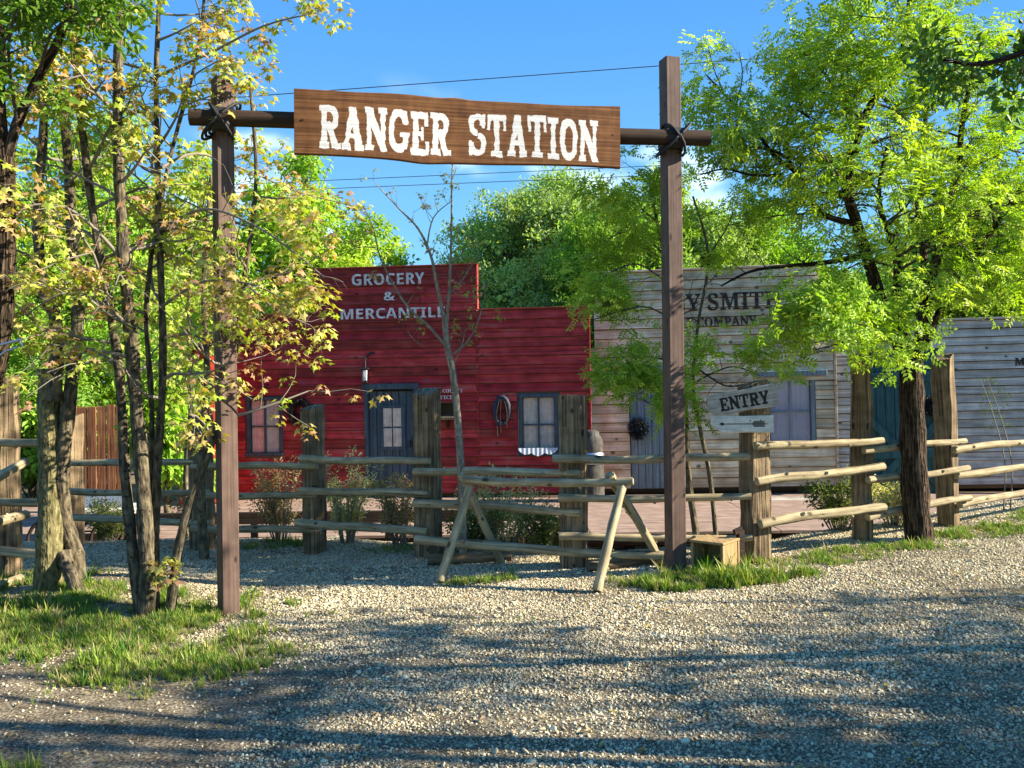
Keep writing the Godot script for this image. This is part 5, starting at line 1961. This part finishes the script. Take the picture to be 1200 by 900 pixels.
func young_tree() -> void:
	var base := P(812, 622, 8.0)
	base.y = ground_y(base.x, base.z)
	var t := thing("young_green_tree", "young green tree with thin stems behind the right gate post", "tree", base)
	var q := func(l: Array) -> Array:
		var o := []
		for p in l:
			o.append(P(p[0], p[1], p[2]) - base)
		return o
	var m := MB.new()
	var s1 := stem(m, q.call([[818, 640, 8.0], [808, 570, 8.0], [804, 500, 8.0], [800, 430, 8.0], [790, 340, 8.0], [770, 260, 8.0], [760, 205, 8.0]]), .034, .012, 0.04, 8)
	var s2 := stem(m, q.call([[840, 640, 8.0], [832, 560, 8.0], [820, 500, 8.0], [812, 450, 8.0], [818, 380, 8.0], [830, 300, 8.0], [812, 230, 8.0]]), .024, .01, 0.04, 8)
	part("stems", m.mesh(), mats.grey_bark, t)
	var tw := MB.new()
	var leaves := []
	var pal := [Color(0.32, 0.44, 0.05), Color(0.38, 0.47, 0.06), Color(0.25, 0.37, 0.04)]
	for l in [[[800, 430, 8.0], [770, 420, 7.8], [735, 435, 7.6], [712, 440, 7.5]], [[795, 380, 8.0], [760, 360, 7.8], [725, 365, 7.6], [695, 375, 7.6]], [[804, 470, 8.0], [780, 455, 7.9], [752, 455, 7.8], [728, 448, 7.7]], [[790, 340, 8.0], [750, 310, 7.8], [715, 320, 7.7], [690, 335, 7.7]], [[812, 450, 8.0], [840, 435, 7.8], [862, 430, 7.7], [890, 440, 7.6]], [[780, 300, 8.0], [745, 270, 7.9], [712, 280, 7.8]], [[815, 430, 8.0], [850, 452, 7.8], [880, 450, 7.6], [898, 462, 7.4]], [[770, 260, 8.0], [735, 235, 8.0], [700, 240, 8.1]], [[830, 300, 8.0], [850, 270, 8.0], [860, 245, 8.0]], [[804, 480, 8.0], [775, 478, 7.7], [745, 465, 7.5]]]:
		var c := stem(tw, q.call(l), .010, .004, 0.0, 5)
		spawn(tw, c, ramp(c.size(), .010, .004), 8, 0.36, 0.2, 1, leaves, 0.0, 0.3, -0.03, 3)
	spawn(tw, s1, ramp(s1.size(), .02, .01), 12, 0.6, 0.5, 1, leaves, 0.2, 0.3, 0.0, 3)
	spawn(tw, s2, ramp(s2.size(), .02, .01), 4, 0.35, 0.6, 1, leaves, 0.2, 0.3, 0.0, 3)
	part("branches", tw.mesh(), mats.twig_dark, t)
	leaves = thin_out(leaves, base, [[803, 325, 925, 392], [805, 200, 860, 300], [822, 438, 920, 520]], 0.05)
	many("crown", leaf_inst(leaves, 0.62, pal, 0.5, 0.6, 1, 0.05), mats.sprig_pin, mats.leaf, t)

func locust() -> void:
	var base := P(1073, 632, 7.35)
	base.y = ground_y(base.x, base.z)
	var t := thing("locust_tree", "spreading yellow-green locust with dark furrowed trunk by sunlit fence", "tree", base)
	var q := func(l: Array) -> Array:
		var o := []
		for p in l:
			o.append(P(p[0], p[1], p[2]) - base)
		return o
	var m := MB.new()
	stem(m, q.call([[1080, 645, 7.35], [1074, 600, 7.35], [1070, 520, 7.35], [1068, 450, 7.35], [1066, 405, 7.35]]), .118, .092, 0.06, 16)
	var L1: Array = q.call([[1072, 440, 7.35], [1045, 385, 7.32], [1022, 320, 7.3], [1005, 265, 7.3], [992, 215, 7.3], [1005, 160, 7.25], [1022, 120, 7.25], [1050, 85, 7.25], [1062, 30, 7.2], [1070, -40, 7.2]])
	var limbs := [
		[L1, .062, .016],
		[q.call([[1064, 430, 7.35], [1052, 350, 7.25], [1050, 300, 7.2], [1030, 235, 7.1], [1040, 170, 7.1]]), .045, .012],
		[q.call([[1072, 425, 7.35], [1088, 350, 7.4], [1100, 290, 7.5], [1120, 210, 7.6], [1130, 130, 7.7], [1150, 50, 7.7]]), .055, .014],
		[q.call([[1074, 420, 7.35], [1110, 350, 7.4], [1150, 290, 7.4], [1190, 230, 7.5], [1230, 170, 7.6]]), .04, .012],
		[q.call([[1070, 430, 7.4], [1085, 330, 7.9], [1075, 230, 8.2], [1085, 120, 8.4], [1070, 20, 8.4]]), .045, .012],
		[q.call([[1008, 300, 7.3], [965, 308, 7.3], [920, 312, 7.3], [880, 318, 7.3], [845, 335, 7.3]]), .026, .008],
		[q.call([[1000, 262, 7.3], [960, 248, 7.35], [935, 205, 7.4], [905, 180, 7.4], [878, 140, 7.4], [850, 112, 7.4], [828, 88, 7.4]]), .028, .006],
		[q.call([[935, 205, 7.4], [915, 180, 7.3], [870, 172, 7.2], [830, 178, 7.1]]), .016, .005],
		[q.call([[925, 195, 7.4], [922, 150, 7.4], [930, 128, 7.4], [950, 140, 7.3]]), .014, .006],
		[q.call([[915, 205, 7.35], [880, 205, 7.2], [850, 198, 7.1], [820, 205, 7.0]]), .014, .005],
		[q.call([[1005, 160, 7.25], [985, 120, 7.2], [965, 85, 7.2], [940, 60, 7.2]]), .02, .006],
		[q.call([[1010, 140, 7.25], [985, 110, 7.4], [990, 60, 7.5], [975, 10, 7.5]]), .016, .006],
		[q.call([[1030, 350, 7.3], [990, 370, 7.1], [955, 375, 6.95], [930, 380, 6.9]]), .016, .005],
		[q.call([[1080, 390, 7.35], [1120, 350, 7.3], [1160, 335, 7.3], [1195, 330, 7.3]]), .018, .005],
		[q.call([[1045, 385, 7.32], [1010, 395, 7.0], [975, 405, 6.8], [955, 410, 6.7]]), .012, .004],
	]
	var paths := []
	part("trunk", m.mesh(), mats.dark_bark, t)
	for l in limbs:
		m = MB.new()
		var c := stem(m, l[0], l[1], l[2], 0.04, 10)
		paths.append([c, l[1], l[2]])
		part("limb", m.mesh(), mats.dark_bark, t)
	var tw := MB.new()
	var leaves := []
	var bare := []
	var k := 0
	for p in paths:
		var n := 18 if k < 5 else 9
		var from := 0.35 if k < 5 else 0.15
		if k in [5, 8, 9]:
			spawn(tw, p[0], ramp(p[0].size(), p[1], p[2]), 7, 0.35, 0.1, 1, bare, 0.3, 0.3, 0.05, 3)
		else:
			spawn(tw, p[0], ramp(p[0].size(), p[1], p[2]), n, 0.85 if k < 5 else 0.5, from, 1, leaves, 0.1, 0.3, 0.0, 4)
		k += 1
	# bare twigs against the sky
	for l in [[[850, 112, 7.4], [838, 85, 7.3], [830, 55, 7.3]], [[862, 125, 7.4], [870, 90, 7.3], [866, 60, 7.3]], [[935, 205, 7.4], [950, 165, 7.3], [990, 150, 7.3]], [[905, 180, 7.4], [925, 120, 7.5], [940, 95, 7.5]]]:
		var c := stem(tw, q.call(l), .008, .003, 0.0, 5)
		spawn(tw, c, ramp(c.size(), .008, .003), 6, 0.28, 0.1, 1, bare, 0.4, 0.25, 0.05, 3)
	part("branches", tw.mesh(), mats.twig_dark, t)
	leaves = thin_out(leaves, base, [[785, 322, 905, 430], [800, 215, 900, 300]], 0.2)
	many("crown", leaf_inst(leaves, 0.75, [Color(0.35, 0.46, 0.055), Color(0.42, 0.50, 0.065), Color(0.29, 0.41, 0.05), Color(0.22, 0.34, 0.04)], 0.5, 0.66, 1, 0.10), mats.sprig_pin, mats.leaf, t)

# trees to the right that shade the yard
func shade_trees() -> void:
	var pal := [Color(0.08, 0.13, 0.015), Color(0.09, 0.145, 0.02), Color(0.06, 0.11, 0.014)]
	for q in [
		[Vector3(8.6, 0, -3.5), 5.6, 1.8, 2.3, 8, 12, "leafy shade tree at right edge of the gravel yard"],
		[Vector3(11.6, 0, -3.1), 7.2, 2.2, 3.0, 8, 12, "broad tall shade tree farther out along the yard's edge"],
		[Vector3(10.6, 0, -4.6), 6.4, 1.6, 2.2, 5, 10, "thin shade tree beyond the end of the sunlit fence"],
		[Vector3(8.4, 0, -2.6), 5.2, 1.9, 2.0, 15, 12, "low shade tree standing behind the viewpoint"],
		[Vector3(6.7, 0, -4.2), 7.0, 1.6, 3.2, 5, 10, "slim high-crowned shade tree beside the overhanging tree"],
		[Vector3(5.7, 0, -2.9), 6.6, 1.6, 3.2, 3, 10, "small high-crowned shade tree close to the viewpoint"],
	]:
		var b: Vector3 = q[0]
		b.y = ground_y(b.x, b.z)
		crown_tree("shade_tree", q[6], b, q[1], q[2], q[3], q[4], q[5], mats.sprig_small, 1.3, pal, "shade trees at the yard's right side", mats.dark_bark, null, 0.75)
	# one of their boughs reaches in at the top
	var base := Vector3(4.6, 0, -3.3)
	base.y = ground_y(base.x, base.z)
	var t := thing("overhanging_tree", "dark leafy tree whose bough overhangs the yard", "tree", base)
	var m := MB.new()
	var trunk := stem(m, [Vector3(0, -0.1, 0), Vector3(0.1, 1.2, 0.1), Vector3(0.0, 2.4, 0.0), Vector3(-0.3, 3.4, -0.2), Vector3(-0.4, 4.4, -0.3)], 0.11, 0.04, 0.06, 10)
	var bough := stem(m, [trunk[11], P(1260, 40, 4.2) - base, P(1205, 60, 4.3) - base, P(1150, 75, 4.3) - base, P(1105, 70, 4.35) - base], 0.03, 0.006, 0.03, 8)
	part("trunk", m.mesh(), mats.dark_bark, t)
	m = MB.new()
	var leaves := []
	spawn(m, bough, ramp(bough.size(), 0.02, 0.006), 9, 0.30, 0.3, 1, leaves, 0.1, 0.35, 0.0, 3)
	spawn(m, trunk, ramp(trunk.size(), 0.05, 0.03), 4, 0.7, 0.6, 1, leaves, 0.4, 0.35, 0.05, 4)
	part("branches", m.mesh(), mats.twig_dark, t)
	many("crown", leaf_inst(leaves, 0.55, [Color(0.07, 0.15, 0.02), Color(0.10, 0.19, 0.025)], 0.4, 0.8, 1, 0.08), mats.sprig_small, mats.leaf_dark, t)

# ------------------------------------------------------------------ shrubs behind the fence
func shrubs() -> void:
	var rust := [Color(0.42, 0.27, 0.17), Color(0.48, 0.36, 0.25), Color(0.36, 0.18, 0.11), Color(0.30, 0.26, 0.10)]
	var straw := [Color(0.52, 0.46, 0.28), Color(0.44, 0.40, 0.2), Color(0.58, 0.52, 0.38)]
	var olive := [Color(0.13, 0.16, 0.04), Color(0.20, 0.21, 0.06), Color(0.09, 0.12, 0.03)]
	for q in [
		[330.0, 645.0, 8.9, 1.05, 0.34, rust, "rust-tinged leafy shrub behind left bay of rail fence"],
		[405.0, 645.0, 8.6, 1.15, 0.34, straw, "straw-pale leafy shrub before the blue door"],
		[468.0, 648.0, 8.4, 0.95, 0.26, rust, "reddish shrub beside post right of the blue door"],
		[590.0, 655.0, 7.9, 0.95, 0.42, straw, "tan flowering shrub behind the sawhorse"],
		[640.0, 660.0, 7.7, 0.55, 0.36, olive, "olive green bush at foot of thick fence post"],
		[560.0, 655.0, 8.0, 0.50, 0.34, olive, "low olive bush behind the sapling trunk"],
		[125.0, 640.0, 9.3, 0.62, 0.28, olive, "round green bush beside the pale wagon"],
		[985.0, 640.0, 8.0, 0.62, 0.34, olive, "leafy bush behind first bay of sunlit fence"],
		[1048.0, 640.0, 8.2, 0.55, 0.30, straw, "dry tan bush behind the locust trunk"],
		[240.0, 650.0, 8.9, 0.75, 0.3, rust, "reddish twiggy shrub behind the left gate post"],
	]:
		var b := P(q[0], q[1], q[2])
		b.y = ground_y(b.x, b.z)
		var t := thing("shrub", q[6], "shrub", b, "shrubs behind the fence")
		var m := MB.new()
		var inst := Inst.new()
		var h: float = q[3]
		var w: float = q[4]
		for k in 18:
			var a := rng.randf() * TAU
			var rr := sqrt(rng.randf())
			var top := Vector3(cos(a) * w * rr, h * rng.randf_range(0.55, 1.0) * (1.0 - 0.3 * rr), sin(a) * w * rr)
			m.tube([Vector3(top.x * 0.2, -0.05, top.z * 0.2), top * 0.55 + rv(0.03), top], [0.008, 0.006, 0.003], 4, false)
			for j in 13:
				var f := 0.28 + 0.72 * j / 12.0
				var p := (top * f) + rv(0.05)
				var c: Color = q[5][rng.randi() % q[5].size()]
				var s := rng.randf_range(0.9, 1.7)
				inst.add(turned(p, Vector3.UP + rv(0.6), 0.36 * rng.randf_range(0.6, 1.2)), Color(c.r * s, c.g * s, c.b * s))
		part("stems", m.mesh(), mats.twig, t)
		many("foliage", inst, mats.sprig_small, mats.leaf, t)
	# tall weeds by the far right fence
	for px in [1176.0, 1184.0]:
		var b := P(px, 612, 8.6)
		b.y = ground_y(b.x, b.z)
		var t := thing("tall_weed", "thin tall weed stalk before the grey clapboard wall", "weed", b, "weed stalks by the sunlit fence")
		var m := MB.new()
		m.tube(curve([Vector3.ZERO, Vector3(0.02, 0.5, 0), Vector3(-0.10, 1.0, 0), Vector3(-0.22, 1.35, 0)], 4), ramp(13, 0.008, 0.003), 5, false)
		part("stalk", m.mesh(), mats.twig, t)
		var inst := Inst.new()
		for k in 16:
			inst.add(turned(Vector3(-0.12 + rng.randf_range(-0.12, 0.14), rng.randf_range(0.8, 1.35), rng.randf_range(-0.08, 0.08)), Vector3.UP + rv(0.5), 0.2), Color(0.10, 0.14, 0.03))
		many("leaves", inst, mats.sprig_small, mats.leaf, t)

func clutter() -> void:
	# galvanised can with rounded lid by the store corner
	var b := P(694, 590, 14.2)
	b.y = -0.40
	var t := thing("milk_can", "grey domed can with bright steel bands at red store corner", "milk can", b)
	var m := MB.new()
	m.lathe([[0.0, 0.0], [0.19, 0.0], [0.205, 0.03], [0.21, 0.3], [0.20, 0.62], [0.18, 0.66]], 24)
	part("body", m.mesh(), mats.grey_metal, t)
	m = MB.new()
	m.lathe([[0.18, 0.66], [0.205, 0.66], [0.21, 0.70], [0.195, 0.73], [0.215, 0.76], [0.21, 0.82], [0.19, 0.85]], 24)
	part("band", m.mesh(), mats.steel, t)
	m = MB.new()
	m.lathe([[0.19, 0.85], [0.20, 0.93], [0.185, 1.04], [0.15, 1.12], [0.13, 1.13], [0.13, 1.19], [0.06, 1.22], [0.0, 1.225]], 24)
	part("lid", m.mesh(), mats.grey_metal, t)
	# open wooden box at the foot of the right gate post
	var bp := P(838, 672, 6.55)
	bp.y = ground_y(bp.x, bp.z)
	var c := thing("wooden_box", "open pale plywood box on grass beside right gate post", "box", bp)
	c.rotation.y = deg_to_rad(50)
	var W := 0.27
	var H := 0.24
	var ply: Material = mats.post_box
	bx("side_panel", c, Vector3(W * 0.5, H * 0.5, 0), Vector3(0.022, H, W), ply, 0.003)
	for sg in [-1.0, 1.0]:
		bx("side_panel", c, Vector3(-0.012, H * 0.5, sg * (W * 0.5 - 0.012)), Vector3(W - 0.026, H - 0.004, 0.022), ply, 0.003)
	bx("lid_panel", c, Vector3(0, H + 0.012, 0), Vector3(W + 0.012, 0.018, W + 0.012), ply, 0.003)
	bx("floor_panel", c, Vector3(0, 0.015, -0.02), Vector3(W - 0.026, 0.02, W - 0.06), ply, 0.003)
	# short stake beside it
	var sp := P(868, 665, 6.6)
	sp.y = ground_y(sp.x, sp.z)
	var st := MB.new()
	st.box(Transform3D(Basis.IDENTITY, Vector3(0, 0.13, 0)), Vector3(0.055, 0.36, 0.04), 0.004)
	st.box(Transform3D(Basis.from_euler(Vector3(0, 0, 0.3)), Vector3(-0.03, 0.31, 0.01)), Vector3(0.08, 0.04, 0.03), 0.004)
	var so := part("short_stake", st.mesh(), mats.dark, self, Transform3D(Basis.from_euler(Vector3(0, 0.4, 0)), sp))
	tag(so, "short dark wooden stake between plywood box and entry post", "stake")

func cables() -> void:
	var ends := [Vector3(-16.0, 0, -9.2), Vector3(16.0, 0, -9.2)]
	var tops := [0.0, 0.0]
	for q in [[P(400, 105, 9.0), P(775, 77, 9.0), 0.0045, "thin dark cable crossing the sky above the wooden sign"], [P(730, 196, 9.2), P(1000, 184, 9.2), 0.0035, "thin cable crossing behind the post just above the crossbeam"], [P(730, 207, 9.4), P(1000, 196, 9.4), 0.0035, "lowest thin cable crossing behind the crossbeam end"]]:
		var a: Vector3 = q[0]
		var b: Vector3 = q[1]
		var dir := (b - a) / (b.x - a.x)
		var path := []
		for k in 25:
			var x := lerpf(-16.0, 16.0, k / 24.0)
			path.append(a + dir * (x - a.x))
		for e in 2:
			tops[e] = maxf(tops[e], path[24 * e].y)
		var m := MB.new()
		m.tube(path, ramp(25, q[2], q[2]), 6, true)
		var o := part("overhead_cable", m.mesh(), mats.cable, self)
		tag(o, q[3], "cable", "overhead cables")
	for e in 2:
		var g := on_ground(ends[e].x, ends[e].z)
		var t := thing("utility_pole", ["round timber pole standing west of the cedar fence", "round timber pole standing beyond the pale grey building"][e], "pole", g, "poles for the cables")
		var pm := MB.new()
		pm.tube([Vector3(0, -0.3, 0), Vector3(0, tops[e] - g.y + 0.4, 0)], [0.12, 0.09], 10)
		part("shaft", pm.mesh(), mats.dark_bark, t)
		bx("crossarm", t, Vector3(0, tops[e] - g.y, 0.0), Vector3(0.1, 0.1, 0.9), mats.dark)
